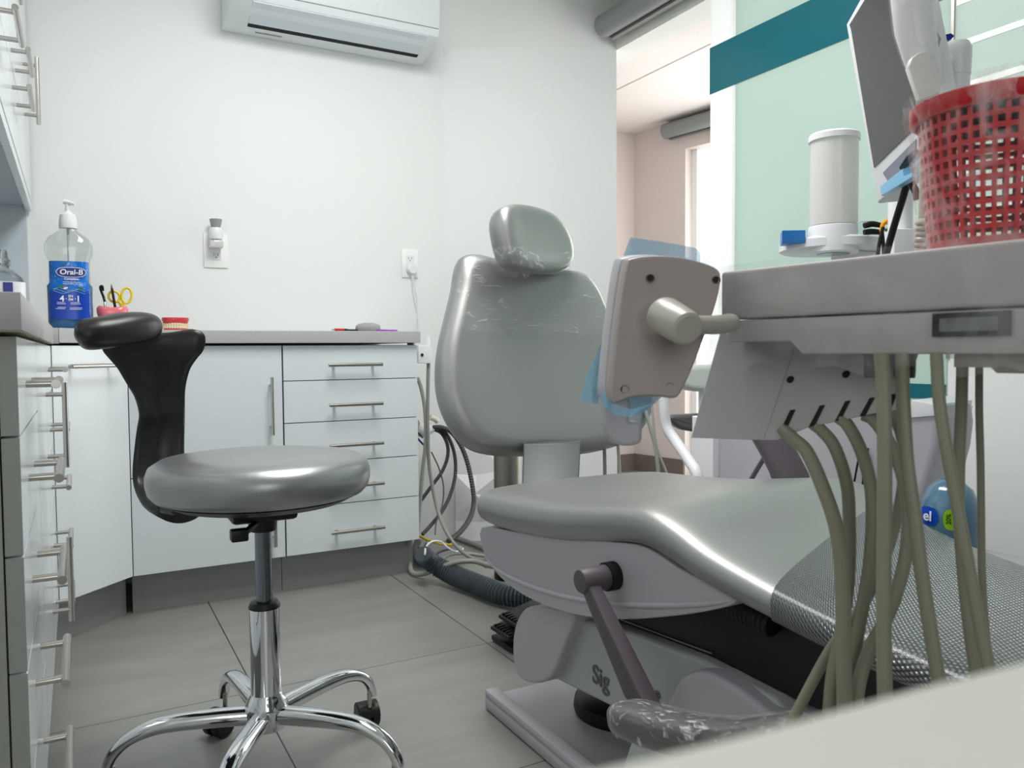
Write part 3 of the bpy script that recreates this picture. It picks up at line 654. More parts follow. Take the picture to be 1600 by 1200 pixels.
lev.build('height_lever', m_black, stl)
MB().cyl((SX, SY, .30), (SX, SY, .49), .0148, n=24).build('gas_lift_rod', mat('dark_polished_steel', (120, 124, 130), .22, metal=1, bump=.1, bscale=60), stl)
MB().rev([(.0148, .347), (.024, .345), (.028, .338), (.028, .334), (.0, .334)], sc).build('lift_collar', m_black, stl)
MB().rev([(0, .16), (.0272, .16), (.0272, .336), (0, .336)], sc, n=40).build('lift_cylinder', m_chrome, stl)
MB().rev([(0, .112), (.034, .112), (.037, .120), (.039, .148), (.038, .156), (.030, .170), (.028, .176), (0, .176)], sc, n=40).build('hub', m_chrome, stl, auto=30)
for k in range(5):
    a = math.radians(25.6 + 72 * k); d = Vector((math.cos(a), math.sin(a), 0)); s = Vector((-d.y, d.x, 0))
    prof = [(.030, .137, .018, .0165), (.09, .141, .0175, .016), (.15, .143, .017, .0145), (.195, .139, .0155, .013), (.232, .125, .014, .011), (.255, .104, .012, .010), (.266, .082, .011, .009), (.268, .072, .010, .007)]
    C = cr([Vector((p[0], p[1], 0)) for p in prof], 5); S = cr([Vector((p[2], p[3], 0)) for p in prof], 5); rings = []
    for i, c in enumerate(C):
        t = (C[min(i + 1, len(C) - 1)] - C[max(i - 1, 0)]).normalized(); up = (Z_ * t.x - d * t.y).normalized()
        rings.append(superring(sc + d * c.x + Z_ * c.y, s, up, S[i].x, S[i].y, 24, 2.3))
    v, f = loft_geo(rings); lg = obj('leg', v, f, m_chrome, stl, auto=50)
    cp = sc + d * .258; fwd = Vector((math.cos(a + 1.1 + k * .9), math.sin(a + 1.1 + k * .9), 0)); sd = Vector((-fwd.y, fwd.x, 0))
    cw = MB()
    wc = cp + fwd * .018 + Z_ * .0262
    for q in (-1, 1): cw.rev([(0, 0), (.020, 0), (.026, .003), (.026, .016), (.022, .019), (0, .019)], wc + sd * q * .004, sd * q, 28)
    ca = cw.build('caster', m_black, lg)
    hd = MB()
    pts = [wc + fwd * math.cos(t) * .029 + Z_ * math.sin(t) * .029 for t in [math.radians(20 + 150 * i / 10) for i in range(11)]]
    pin = [wc + fwd * math.cos(t) * .0265 + Z_ * math.sin(t) * .0265 for t in [math.radians(20 + 150 * i / 10) for i in range(11)]]
    hd.slab([p - sd * .021 for p in pts + pin[::-1]], sd * .042); hd.build('caster_hood', m_black, lg)
    MB().cyl(cp + Z_ * .05, cp + Z_ * .082, .005).build('caster_pin', m_steel, lg)
# curved black back panel: a thick bent shell from under the seat up to a T
rows = [(801, 268, 340, 1.46, 1.47), (796, 240, 318, 1.50, 1.51), (783, 219, 300, 1.53, 1.57), (760, 209, 293, 1.575, 1.62), (735, 207, 289, 1.59, 1.64), (700, 210, 288, 1.60, 1.65), (668, 214, 288.5, 1.60, 1.65), (647, 217, 289, 1.595, 1.645), (622, 210.5, 289, 1.59, 1.64), (605, 201, 290, 1.58, 1.635), (590, 192, 293, 1.57, 1.63), (575, 183, 298, 1.56, 1.625), (560, 170, 308, 1.55, 1.62), (549, 161, 317, 1.54, 1.62), (536, 158, 321, 1.535, 1.62), (524, 164, 320, 1.54, 1.62), (517, 175, 313, 1.55, 1.62), (514, 196, 300, 1.56, 1.62)]
pl = cr([Vector((r[0], r[1], r[3])) for r in rows], 3); prt = cr([Vector((r[0], r[2], r[4])) for r in rows], 3)
NT = 18; rings = []
for i in range(len(pl)):
    A, B = at(pl[i].y, pl[i].x, pl[i].z), at(prt[i].y, prt[i].x, prt[i].z); ring = []
    vv = (B - A).normalized(); i2 = min(i + 1, len(pl) - 1); i1 = max(i - 1, 0)
    tang = (at((pl[i2].y + prt[i2].y) / 2, pl[i2].x, (pl[i2].z + prt[i2].z) / 2) - at((pl[i1].y + prt[i1].y) / 2, pl[i1].x, (pl[i1].z + prt[i1].z) / 2)).normalized()
    nn = vv.cross(tang).normalized()
    if nn.dot(CF) > 0: nn = -nn
    Wd = (B - A).length; th = .011 if i < len(pl) - 4 else .011 - .0018 * (i - len(pl) + 5)
    for k in range(NT + 1):
        s = k / NT; e = math.sqrt(max(0, 1 - abs(2 * s - 1) ** 6)); ring.append(A + vv * Wd * s + nn * (-.016 * math.sin(math.pi * s) + th * e))
    for k in range(NT - 1, 0, -1):
        s = k / NT; e = math.sqrt(max(0, 1 - abs(2 * s - 1) ** 6)); ring.append(A + vv * Wd * s + nn * (-.016 * math.sin(math.pi * s) - th * e))
    rings.append(ring)
v, f = loft_geo(rings); obj('backrest', v, f, m_vinyl, stl, auto=70)
# thick roll on its top left, coming forward
ax = [(232, 510, 1.535, .004), (231, 510, 1.53, .020), (226, 510, 1.52, .028), (214, 511, 1.49, .0325), (192, 514, 1.455, .034), (165, 519, 1.42, .033), (142, 522, 1.398, .0325), (131, 524, 1.388, .0290), (123.5, 525.5, 1.384, .0220), (119, 526.5, 1.382, .0130), (117, 527, 1.381, .005)]
AC = cr([at(a[0], a[1], a[2]) for a in ax], 5); AR = cr([Vector((a[3], 0, 0)) for a in ax], 5); rings = []
for i, c in enumerate(AC):
    t = (AC[min(i + 1, len(AC) - 1)] - AC[max(i - 1, 0)]).normalized(); sx_ = t.cross(Z_).normalized(); up = sx_.cross(t)
    rings.append(superring(c, sx_, up, AR[i].x * 1.25, AR[i].x * .88, 32, 2.4))
v, f = loft_geo(rings); obj('armrest', v, f, m_vinyl, stl, auto=80)

# ------------------------------------------------------------------ treatment chair
CH = thing('treatment_chair', 'silver grey upholstered dental treatment chair with wrapped backrest and white base', 'dental chair', (1.02, 1.2, 0))
cx = 1.012
m_dots = bpy.data.materials.new('dotted_silver_vinyl'); m_dots.use_nodes = True; nt = m_dots.node_tree; b = nt.nodes['Principled BSDF']
uvn = nt.nodes.new('ShaderNodeUVMap'); sp = nt.nodes.new('ShaderNodeSeparateXYZ'); nt.links.new(uvn.outputs[0], sp.inputs[0])
def mth(op, a, b_=None, c=None):
    n = nt.nodes.new('ShaderNodeMath'); n.operation = op
    for i, x in enumerate((a, b_, c)):
        if x is None: continue
        if isinstance(x, (int, float)): n.inputs[i].default_value = x
        else: nt.links.new(x, n.inputs[i])
    return n.outputs[0]
k1 = mth('ADD', sp.outputs[0], mth('MULTIPLY', sp.outputs[1], .6)); k2 = mth('SUBTRACT', sp.outputs[0], mth('MULTIPLY', sp.outputs[1], .6))
F = 2 * math.pi / .0062
hh = mth('MULTIPLY', mth('MULTIPLY_ADD', mth('SINE', mth('MULTIPLY', k1, F)), .5, .5), mth('MULTIPLY_ADD', mth('SINE', mth('MULTIPLY', k2, F)), .5, .5))
bp = nt.nodes.new('ShaderNodeBump'); bp.inputs['Strength'].default_value = 1; bp.inputs['Distance'].default_value = .0014
nt.links.new(hh, bp.inputs['Height']); nt.links.new(bp.outputs[0], b.inputs['Normal'])
mx = nt.nodes.new('ShaderNodeMix'); mx.data_type = 'RGBA'; nt.links.new(hh, mx.inputs[0]); mx.inputs[6].default_value = (*lin((70, 73, 74)), 1); mx.inputs[7].default_value = (*lin((188, 192, 192)), 1)
nt.links.new(mx.outputs[2], b.inputs['Base Color']); b.inputs['Metallic'].default_value = .45; b.inputs['Roughness'].default_value = .3; b.inputs['Coat Weight'].default_value = .3
# s (m toward the foot), top z, thickness, half width, centre x shift
SEC = [(0.0, .488, .052, .245), (.008, .499, .070, .257), (.03, .506, .080, .262), (.08, .510, .085, .264), (.2, .518, .086, .264), (.34, .532, .083, .264), (.46, .550, .078, .263), (.53, .560, .074, .262), (.59, .562, .071, .260), (.65, .549, .067, .250), (.72, .527, .060, .236), (.82, .508, .052, .222), (.94, .492, .047, .216), (1.06, .483, .044, .214), (1.14, .479, .041, .208), (1.18, .473, .031, .198), (1.195, .465, .014, .184)]
CS = [(0, 0), (.60, 0), (.86, .02), (.95, .09), (.985, .24), (1.0, .45), (.99, .64), (.96, .78), (.91, .87), (.82, .93), (.66, .968), (.42, .99), (0, 1)]
def seat_ring(sv, grow=0.0, shear=0.0):
    s, z, th, hw = sv; c = Vector((cx - .262 + hw if s > .55 else cx, 1.545 - s, z - th / 2))
    R_ = cr([Vector((q_[0], q_[1], 0)) for q_ in CS], 3); H = [(p.x, p.y) for p in R_]
    prof_ = H + [(-x, y) for x, y in H[::-1][1:-1]]
    return [c + Vector((x * (hw + grow), shear * x, (y - .5) * (th + 2 * grow))) for x, y in prof_]
SS = cr([Vector((a[0], a[1], a[2])) for a in SEC], 4); HW = cr([Vector((a[3], 0, 0)) for a in SEC], 4)
full = [(SS[i].x, SS[i].y, max(.004, SS[i].z), HW[i].x) for i in range(len(SS))]
v, f = loft_geo([seat_ring(q_) for q_ in full]); obj('seat_cushion', v, f, m_silver, CH, auto=80)
def sec_at(sv):
    sv = min(max(sv, 0), full[-1][0])
    for i in range(len(full) - 1):
        if full[i + 1][0] >= sv:
            t = (sv - full[i][0]) / max(full[i + 1][0] - full[i][0], 1e-9); return tuple(full[i][k] * (1 - t) + full[i + 1][k] * t for k in range(4))
    return full[-1]
rings = []; uvs = []
nprof = len(seat_ring(full[10])); xn = [(p.x - cx) / full[10][3] for p in seat_ring(full[10])]
for i in range(42):
    sv = .752 + (1.194 - .752) * i / 41; sh = .095 * max(0, 1 - (sv - .752) / .3); rg = []
    for k in range(nprof): rg.append(seat_ring(sec_at(sv - sh * xn[k]), .0022)[k])
    rings.append(rg); L = 0
    for k, p in enumerate(rg):
        if k: L += (rg[k] - rg[k - 1]).length
        uvs.append((L, -p.y))
v, f = loft_geo(rings); obj('footrest_cover', v, f, m_dots, CH, auto=80, uvs=uvs)['label'] = 'silver vinyl cover with raised dots'
# backrest
bn = Vector((0.02, -math.cos(math.radians(17)), math.sin(math.radians(17)))).normalized(); b0 = Vector((1.06, 1.71, .52))
def onback(px, py, off=0): return onpl(px, py, b0 + bn * off, bn)
bo = [(735, 702), (708, 676), (688, 635), (681, 590), (685, 540), (696, 492), (706, 450), (710, 422), (718, 404), (736, 399), (765, 405), (800, 415), (845, 424), (885, 424), (912, 432), (930, 455), (941, 480), (958, 520), (985, 560), (1008, 600), (1016, 636), (1004, 668), (975, 692), (930, 706), (880, 712), (820, 713), (775, 712)]
v, f = pillow_geo([onback(*p) for p in bo], bn, .040, .045, .045, dish=.012, sub=4)
obj('backrest', v, f, m_silver, CH, auto=80)
film = film_mat('cling_film', (255, 255, 255), .03, .55, 26, .10, (1, 1, 3.5), .60, .80)
bo2 = [(703, 470), (712, 430), (728, 408), (765, 410), (800, 419), (845, 427), (885, 427), (909, 436), (926, 460), (937, 485), (952, 520), (960, 540), (900, 532), (820, 530), (740, 532), (698, 520)]
v, f = pillow_geo([onback(*p) for p in bo2], bn, .044, -.030, .010, dish=.012, sub=3); obj('plastic_film', v, f, film, CH, auto=80)['label'] = 'clear plastic film stretched over the backrest top'
# headrest
hn = Vector((.38, -.86, .22)).normalized(); h0 = at(838, 375, 2.02)
def onhead(px, py): return onpl(px, py, h0, hn)
ho = [(789, 322), (806, 320), (840, 327), (866, 341), (884, 366), (892, 393), (889, 414), (872, 424), (845, 425), (815, 421), (798, 412), (789, 395), (783, 372), (779, 345), (781, 328)]
v, f = pillow_geo([onhead(*p) for p in ho], hn, .024, .050, .030, dish=.006, sub=4); hr = obj('headrest', v, f, m_silver, CH, auto=80)
ho2 = [(782, 385), (800, 392), (840, 400), (893, 396), (891, 418), (872, 429), (845, 431), (812, 427), (794, 418), (786, 404)]
v, f = pillow_geo([onhead(*p) for p in ho2], hn, .028, .052, .030, sub=3); obj('plastic_film', v, f, film_mat('cling_film_bunched', (255, 255, 255), .03, .5, 50, .10, (1, 1, 1), .55, .80), hr, auto=80)
hb = MB(); hb.box(at(800, 405, 2.13) - Vector((.05, .02, .035)), at(840, 400, 2.13) + Vector((.04, .02, .02)), .012); hb.build('headrest_mount', m_abs, CH)
# back support post
MB().slab([at(815, 775, 1.84), at(904, 768, 1.84), at(908, 690, 1.93), at(818, 694, 1.93)], CF * .05, .006).build('back_support', mat('blue_grey_plastic', (88, 94, 98), .4), CH)
# white shell under the seat
PX0 = (cx - .245, 0, 0)
def side(px, py, x=cx - .245): return onx(px, py, x)
sho = [(752, 824), (800, 830), (870, 837), (960, 847), (1008, 855), (1060, 888), (1110, 913), (1140, 930), (1150, 938), (1140, 946), (1100, 956), (1040, 964), (970, 968), (905, 962), (850, 946), (805, 922), (772, 892), (755, 862)]
v, f = slab_geo(cr([side(*p) for p in sho], 3, True), (.49, 0, 0), .003); obj('seat_shell', v, f, m_abs, CH, auto=60)
MB().tube([side(px, py, cx - .2445) for px, py in ((757, 868), (775, 888), (810, 908), (860, 926), (915, 938), (980, 945), (1050, 946), (1110, 943), (1146, 938))], [.002, .004, .005, .005, .005, .005, .005, .004, .001], 12, 6).build('shell_ridge', m_abs, CH, auto=80)
# pivot, folded armrest
pv = side(955, 900, cx - .252)
MB().cyl(pv + X * .01, pv - X * .012, .0235, n=28).build('pivot_socket', m_dark, CH)
arm = MB(); arm.rev([(0, -.005), (.019, -.004), (.0205, 0), (.0205, .058), (.018, .062), (0, .063)], pv, -X, 32)
ARM = arm.build('arm_pivot', m_armgrey, CH)
k = pv - X * .046
lowp = onx(1010, 1106, k.x + .012)
bar = []
for t, hwid, hth in ((0, .021, .012), (.3, .026, .014), (1, .040, .016)):
    c = k.lerp(lowp, t); bar.append(superring(c, Vector((0, .93, .2)).normalized(), X, hwid, hth, 16, 6))
v, f = loft_geo(bar); obj('armrest_post', v, f, m_armgrey, CH, auto=35)
pad_ax = [(967, 1118, 1.05, .012, .012), (974, 1120, 1.04, .024, .019), (1000, 1128, 1.0, .028, .022), (1060, 1146, .94, .028, .022), (1130, 1156, .87, .027, .021), (1190, 1154, .82, .026, .020), (1240, 1146, .78, .022, .018), (1262, 1140, .765, .012, .010)]
PA = cr([at(a[0], a[1], a[2]) for a in pad_ax], 4); PB = cr([Vector((a[3], a[4], 0)) for a in pad_ax], 4)
def padgeo(g):
    R = []
    for i, c in enumerate(PA):
        t = (PA[min(i + 1, len(PA) - 1)] - PA[max(i - 1, 0)]).normalized(); s_ = t.cross(Z_).normalized(); R.append(superring(c, s_, s_.cross(t), PB[i].x + g, PB[i].y + g, 28, 3.2))
    return R
v, f = loft_geo(padgeo(0)); ap = obj('armrest_pad', v, f, mat('dark_grey_pad', (82, 78, 80), .35, coat=.3), CH, auto=60)
v, f = loft_geo(padgeo(.0025)[6:]); obj('plastic_film', v, f, film_mat('arm_film', (255, 255, 255), .08, .9, 34, .1, (3.5, 1, 1), .56, .74), ap, auto=60)
# second armrest behind
a1 = [(1200, 680, 1.62), (1215, 705, 1.61), (1232, 738, 1.60), (1250, 790, 1.59)]
R = []
for q_ in a1: R.append(superring(at(*q_), Vector((.876, -.482, .05)), Vector((.48, .876, 0)), .036, .022, 20, 4))
v, f = loft_geo(R); obj('far_armrest', v, f, m_armgrey, CH, auto=50)
# base
bs = MB(); bs.box((.776, .62, .002), (1.26, 1.55, .030), .004); bs.build('base_plate', m_abs, CH)
rm = MB(); rm.box((.776, .62, .028), (.806, 1.55, .046), .005); rm.box((1.23, .62, .028), (1.26, 1.55, .046), .005); rm.build('base_rim', m_abs, CH)
lk = [(826, 948), (870, 952), (897, 962), (884, 1000), (869, 1040), (858, 1060), (838, 1068), (815, 1062), (803, 1040), (801, 1000), (808, 968)]
v, f = slab_geo(cr([onx(px, py, .80) for px, py in lk], 4, True), (.34, 0, 0), .006); obj('lift_link_cover', v, f, m_abs, CH, auto=60)
la = [(897, 964), (870, 1020), (862, 1046), (868, 1062), (1008, 1132), (1120, 1180), (1260, 1160), (1210, 1090), (1100, 1032), (1000, 993)]
v, f = slab_geo([onx(px, py, .825) for px, py in la], (.33, 0, 0), .008); LA = obj('lift_arm_cover', v, f, mat('pale_lift_cover', (172, 175, 174), .3, coat=.2), CH, auto=40)
sA, sB = onx(921, 1048, .8235), onx(961, 1072, .8235)
sd = (sB - sA).normalized()
text_mesh('lettering', 'Sig', .048, onx(938, 1060, .8235), sd, Z_, mat('dark_grey_print', (88, 90, 92), .4), LA, bold=.0014)
text_mesh('mark', '®', .020, onx(1027, 1087, .8235), sd, Z_, mat('dark_grey_mark', (80, 84, 86), .4), LA)
br = [(905, 962), (960, 968), (1000, 985), (1100, 1024), (1215, 1082), (1300, 1120), (1330, 1040), (1270, 985), (1140, 942), (1000, 925)]
v, f = slab_geo([onx(px, py, .845) for px, py in br], (.30, 0, 0), .006); obj('black_inner_cover', v, f, mat('black_cover', (9, 10, 9), .5), CH, auto=40)
MB().tube([onx(970, 968, .842), onx(1060, 1002, .842), onx(1112, 1021, .842)], .0012, 6, 0).build('cover_seam', m_ghose, CH)
# corrugated black bellows under the seat front and ring on the base
c0_ = at(1150, 940, 1.25); c1_ = at(1205, 965, 1.25)
MB().tube([onx(1135, 935, .83), onx(1160, 950, .83), onx(1210, 975, .83)], .020, 16, 6, .008).build('bellows', m_black, CH)
bc_ = onz(975, 1095, .05)
MB().rev([(.0, .0), (.105, .0), (.108, .01), (.105, .028), (.092, .034), (.0, .034)], (bc_.x, bc_.y, .030), n=44).build('bellows_ring', m_black, CH, auto=40)
bf = [(1052, 1075), (1062, 1058), (1085, 1049), (1110, 1053), (1150, 1076), (1190, 1106), (1240, 1150), (1250, 1230), (1130, 1260), (1020, 1250), (1015, 1180), (1036, 1110)]
v, f = slab_geo(cr([onx(px, py, .80) for px, py in bf], 3, True), (.36, 0, 0), .010); obj('front_link_cover', v, f, m_abs, CH, auto=60)
v, f = slab_geo([onx(px, py, .785) for px, py in ((985, 1160), (1100, 1176), (1230, 1180), (1260, 1300), (950, 1270))], (.40, 0, 0), .006); obj('front_base_cover', v, f, mat('pale_base_cover', (184, 187, 186), .35), CH, auto=40)

# foot pedal
fp = onz(806, 1012, 0)
fpt = thing('foot_pedal', 'black ribbed foot pedal on the floor beside the base of the treatment chair', 'foot control', (fp.x + .03, fp.y, 0))
F0_ = Vector((fp.x, fp.y + .02, 0))
MB().box(F0_ + Vector((-.035, -.06, .002)), F0_ + Vector((.12, .06, .018)), .006).build('pedal_base', m_black, fpt)
for i, (dz, dx) in enumerate(((.035, -.02), (.062, .005))):
    q_ = MB(); q_.slab([F0_ + Vector((dx - .02, -.05, dz)), F0_ + Vector((dx + .10, -.05, dz + .028)), F0_ + Vector((dx + .10, .05, dz + .028)), F0_ + Vector((dx - .02, .05, dz))], (0, 0, .010), .003)
    p_ = q_.build('pedal_plate', m_black, fpt)
    q_ = MB()
    for j in range(6): q_.box(F0_ + Vector((dx - .014, -.045 + j * .016, dz + .010)), F0_ + Vector((dx + .03, -.038 + j * .016, dz + .017)), .001)
    q_.build('ribs', m_black, p_)
MB().box(F0_ + Vector((.04, -.03, .01)), F0_ + Vector((.1, .03, .08)), .004).build('pedal_hinge', m_black, fpt)

# ------------------------------------------------------------------ delivery unit over the chair
DU = thing('delivery_unit', 'pale grey dental delivery unit with film-wrapped tray, instrument holder and hanging hoses', 'dental unit', at(1380, 560, .7))
tA = at(1128, 470, .775); tB = at(1600, 450, .55); tA.z = tB.z = 0; td = (tB - tA).normalized(); tn = Vector((-td.y, td.x, 0))
if tn.dot(CF) < 0: tn = -tn
EXT = .20; DEP = .27
def tpt(s, d, z): return tA + td * s + tn * d + Z_ * z
LT = (tB - tA).length + EXT
def trayblock(name, s0, s1, d0, d1, z0, z1, m, bev, par, taper=0):
    v, f = slab_geo([tpt(s0, d0, z0), tpt(s1, d0, z0), tpt(s1, d1, z0), tpt(s0, d1, z0)], (0, 0, z1 - z0), bev); return obj(name, v, f, m, par, auto=50)
upper = trayblock('upper_shell', .0, LT, 0, DEP, .8285, .875, m_abs2, .004, DU)
def s_at(px):          # distance along the tray front
    q_ = onpl(px, 500, tpt(0, 0, .8), tn); return (q_ - tpt(0, 0, q_.z)).dot(td)
s1 = s_at(1232); s2 = s_at(1250)
lower = MB(); lower.slab([tpt(.006, .002, .827), tpt(LT, .002, .827), tpt(LT, .002, .7945), tpt(s2, .002, .7945), tpt(s1, .002, .806), tpt(.006, .002, .806)], tn * (DEP - .01), .002)
lower.build('lower_shell', m_abs2, DU, auto=40)
# display
da, db = s_at(1457), s_at(1580)
dp = MB().slab([tpt(da, .0005, .8255), tpt(db, .0005, .8255), tpt(db, .0005, .8075), tpt(da, .0005, .8075)], tn * -.001).build('display_window', m_dark, DU, auto=None)
MB().slab([tpt(da + .006, -.001, .8215), tpt(db - .008, -.001, .8215), tpt(db - .008, -.001, .8115), tpt(da + .006, -.001, .8115)], tn * -.0004).build('screen', mat('grey_lcd', (92, 98, 104), .2, coat=.5, var=.35, bscale=70), dp, auto=None)
# film over the tray front
fs = []; rf = random.Random(5); NXf, NZf = 60, 10
for i in range(NXf + 1):
    for j in range(NZf + 1):
        s = LT * i / NXf; z = .880 - (.880 - .783) * j / NZf
        if j == NZf: z -= .004 * rf.random() + .004 * math.sin(i * .7)
        fs.append(tpt(s, -.004 - .0012 * rf.random(), z))
ff = [[i * (NZf + 1) + j, (i + 1) * (NZf + 1) + j, (i + 1) * (NZf + 1) + j + 1, i * (NZf + 1) + j + 1] for i in range(NXf) for j in range(NZf)]
obj('plastic_film', fs, ff, film_mat('tray_film', (245, 240, 240), .03, .30, 16, .25, (1, 1, 1), .42, .85), DU, smooth=True)['label'] = 'clear crinkled film over the tray front'
# things under the tray
for px in (1347, 1395):
    q_ = tpt(s_at(px), .018, 0); MB().rev([(0, .775), (.0078, .775), (.0082, .779), (.0082, .796), (0, .797)], q_).build('control_knob', mat('dark_green_grey', (40, 44, 40), .4), DU)
a_, b_ = s_at(1478), s_at(1536)
MB().slab([tpt(a_, .012, .795), tpt(LT, .012, .795), tpt(LT, .012, .7845 - .004), tpt(b_ + .004, .012, .7845 - .004), tpt(b_, .012, .7845), tpt(a_, .012, .7845)], tn * .11, .001).build('tray_bracket', mat('warm_grey_plastic', (150, 143, 136), .45), DU, auto=40)  # bracket in a plain warm grey, darker than the shells
MB().box(at(1340, 545, 1.0) - Vector((.0, 0, 0)), at(1340, 545, 1.0) + Vector((.001, .001, .001))) if False else None
# marks under the lower shell
mk = MB()
for px in (1112, 1120, 1172, 1180, 1196, 1203): q_ = tpt(s_at(px), .006, .8055); mk.box(q_ - Vector((.002, .001, .0006)), q_ + Vector((.002, .001, .0006)))
# touch panel, seen from behind
tw = lambda py: .70 + (640 - py) / 240 * .045
to = [(981, 414), (990, 404), (1020, 400), (1062, 402), (1100, 411), (1122, 421), (1127, 436), (1121, 470), (1104, 520), (1083, 575), (1064, 615), (1052, 623), (1035, 621), (1010, 620), (985, 623), (965, 631), (956, 625), (958, 590), (964, 530), (972, 465)]
f_a, f_b, f_c = at(981, 414, tw(414)), at(1127, 436, tw(436)), at(965, 631, tw(631)); fpn = (f_b - f_a).cross(f_c - f_a).normalized()
front = cr([onpl(px, py, f_a, fpn) for px, py in to], 3, True)
tdp = at(948, 496, tw(500) + .034) - at(972, 503, tw(503))
v, f = slab_geo(front, tdp * .45, .0025); TP = obj('touch_panel_back', v, f, mat('warm_grey_panel', (160, 149, 147), .35, coat=.15), DU, auto=50)
f2 = [p + tdp * .47 for p in front]; v, f = slab_geo(f2, tdp * .55, .0035); obj('touch_panel_front', v, f, m_abs, DU, auto=50)
pnv = fpn.copy()
if pnv.dot(CF) > 0: pnv = -pnv
for px, py in ((1016, 435), (1119, 438), (976, 609), (1047, 605)):
    c_ = onpl(px, py, front[0], pnv) + pnv * .0004; MB().rev([(.0034, -.002), (.0041, -.0002), (.0041, .0006), (.0034, .0008), (.0026, -.0015)], c_, pnv, 18).build('screw_recess', m_armgrey, TP)
    MB().cyl(c_ - pnv * .0022, c_ + pnv * .0004, .0032, n=14).build('screw_hole', m_dark, TP)
# joint knob and arm
kb = at(1040, 494, .712); ke = at(1074, 514, .675)
MB().rev([(0, -.004), (.0165, -.004), (.0172, .0), (.0160, (ke - kb).length * .8), (.0145, (ke - kb).length), (.012, (ke - kb).length + .002), (0, (ke - kb).length + .0025)], kb, ke - kb, 40).build('joint_knob', m_abs3, DU, auto=30)
MB().tube([at(1076, 507, .69), at(1100, 508, .705), at(1125, 507, .725), at(1140, 505, .745), at(1144, 504, .752)], [.0085, .0085, .0088, .0092, .0075], 24, 4).build('joint_arm', m_abs3, DU, auto=40)
# hook under the panel
hk = [(945, 622), (984, 622), (984, 650), (986, 659), (1000, 659), (1004, 664), (1004, 688), (996, 695), (975, 697), (960, 690), (949, 672), (945, 650)]
v, f = slab_geo(cr([at(px, py, .725) for px, py in hk], 2, True), CF * .022 - CR * .004, .004); obj('hook_handle', v, f, m_abs, DU, auto=60)
# blue protective film behind the panel
bf_ = film_mat('blue_film', (140, 200, 230), .34, .7, 14, .3, (1, 1, 1), .35, .9)
pl_ = [(985, 371), (1030, 377), (1086, 387), (1104, 402), (1112, 420), (1060, 600), (1032, 622), (1000, 650), (968, 655), (945, 634), (906, 626), (918, 585), (938, 538), (958, 460), (974, 400)]
v, f = slab_geo([at(px, py, tw(py) + .040) for px, py in pl_], CF * .0008); obj('blue_film', v, f, bf_, DU, auto=None)['label'] = 'light blue protective film'
pl_ = [(940, 600), (952, 628), (985, 640), (1035, 626), (1000, 640), (985, 652), (960, 648), (942, 632)]
v, f = slab_geo([at(px, py, tw(py) - .006) for px, py in pl_], CF * .0008); obj('blue_film', v, f, bf_, DU, auto=None)
# instrument holder
hl = [at(1125, 520, .80), at(1246, 530, .765), at(1193, 688, .745), at(1080, 684, .78)]
h_a, h_b, h_c = at(1193, 688, .745), at(1246, 530, .765), at(1440, 540, .672)
hpn = (h_b - h_a).cross(h_c - h_a).normalized()
hq = [h_a, h_b, h_c] + [onpl(px, py, h_a, hpn) for px, py in ((1404, 640), (1368, 646), (1262, 668), (1214, 688))]
dv = (hl[0] - hl[1] + hl[3] - hl[2]) / 2
hv_ = CF * .07 + CR * .035
v, f = slab_geo(hq, hv_, .0008); HB = obj('instrument_holder', v, f, m_abs2, DU, auto=30)
v, f = slab_geo([hl[0], h_b - hpn * 0, h_a, hl[3]], hv_, .0008); obj('holder_side_panel', v, f, m_abs2, DU, auto=30)
hnv = (hq[1] - hq[0]).cross(hq[2] - hq[0]).normalized()
if hnv.dot(CF) > 0: hnv = -hnv
for px, py in ((1235, 593), (1322, 585), (1424, 575)):
    c_ = onpl(px, py, hq[0] + hnv * .0003, hnv); MB().rev([(0, 0), (.0036, 0), (.0036, .0006), (0, .0006)], c_, hnv, 16).build('screw_hole', m_dark, HB)
slots = [((1239, 641), (1222, 674)), ((1285, 634), (1268, 665)), ((1325, 627), (1309, 656)), ((1363, 622), (1347, 649)), ((1398, 616), (1386, 642))]
for (ax_, ay), (bx_, by) in slots:
    MB().slab([onpl(x, y, hq[0] + hnv * .0004, hnv) for x, y in ((ax_ - 4, ay), (ax_ + 4, ay - 1), (bx_ + 5, by + 1), (bx_ - 4, by + 2))], hnv * .0005).build('hose_slot', m_dark, HB, auto=None)
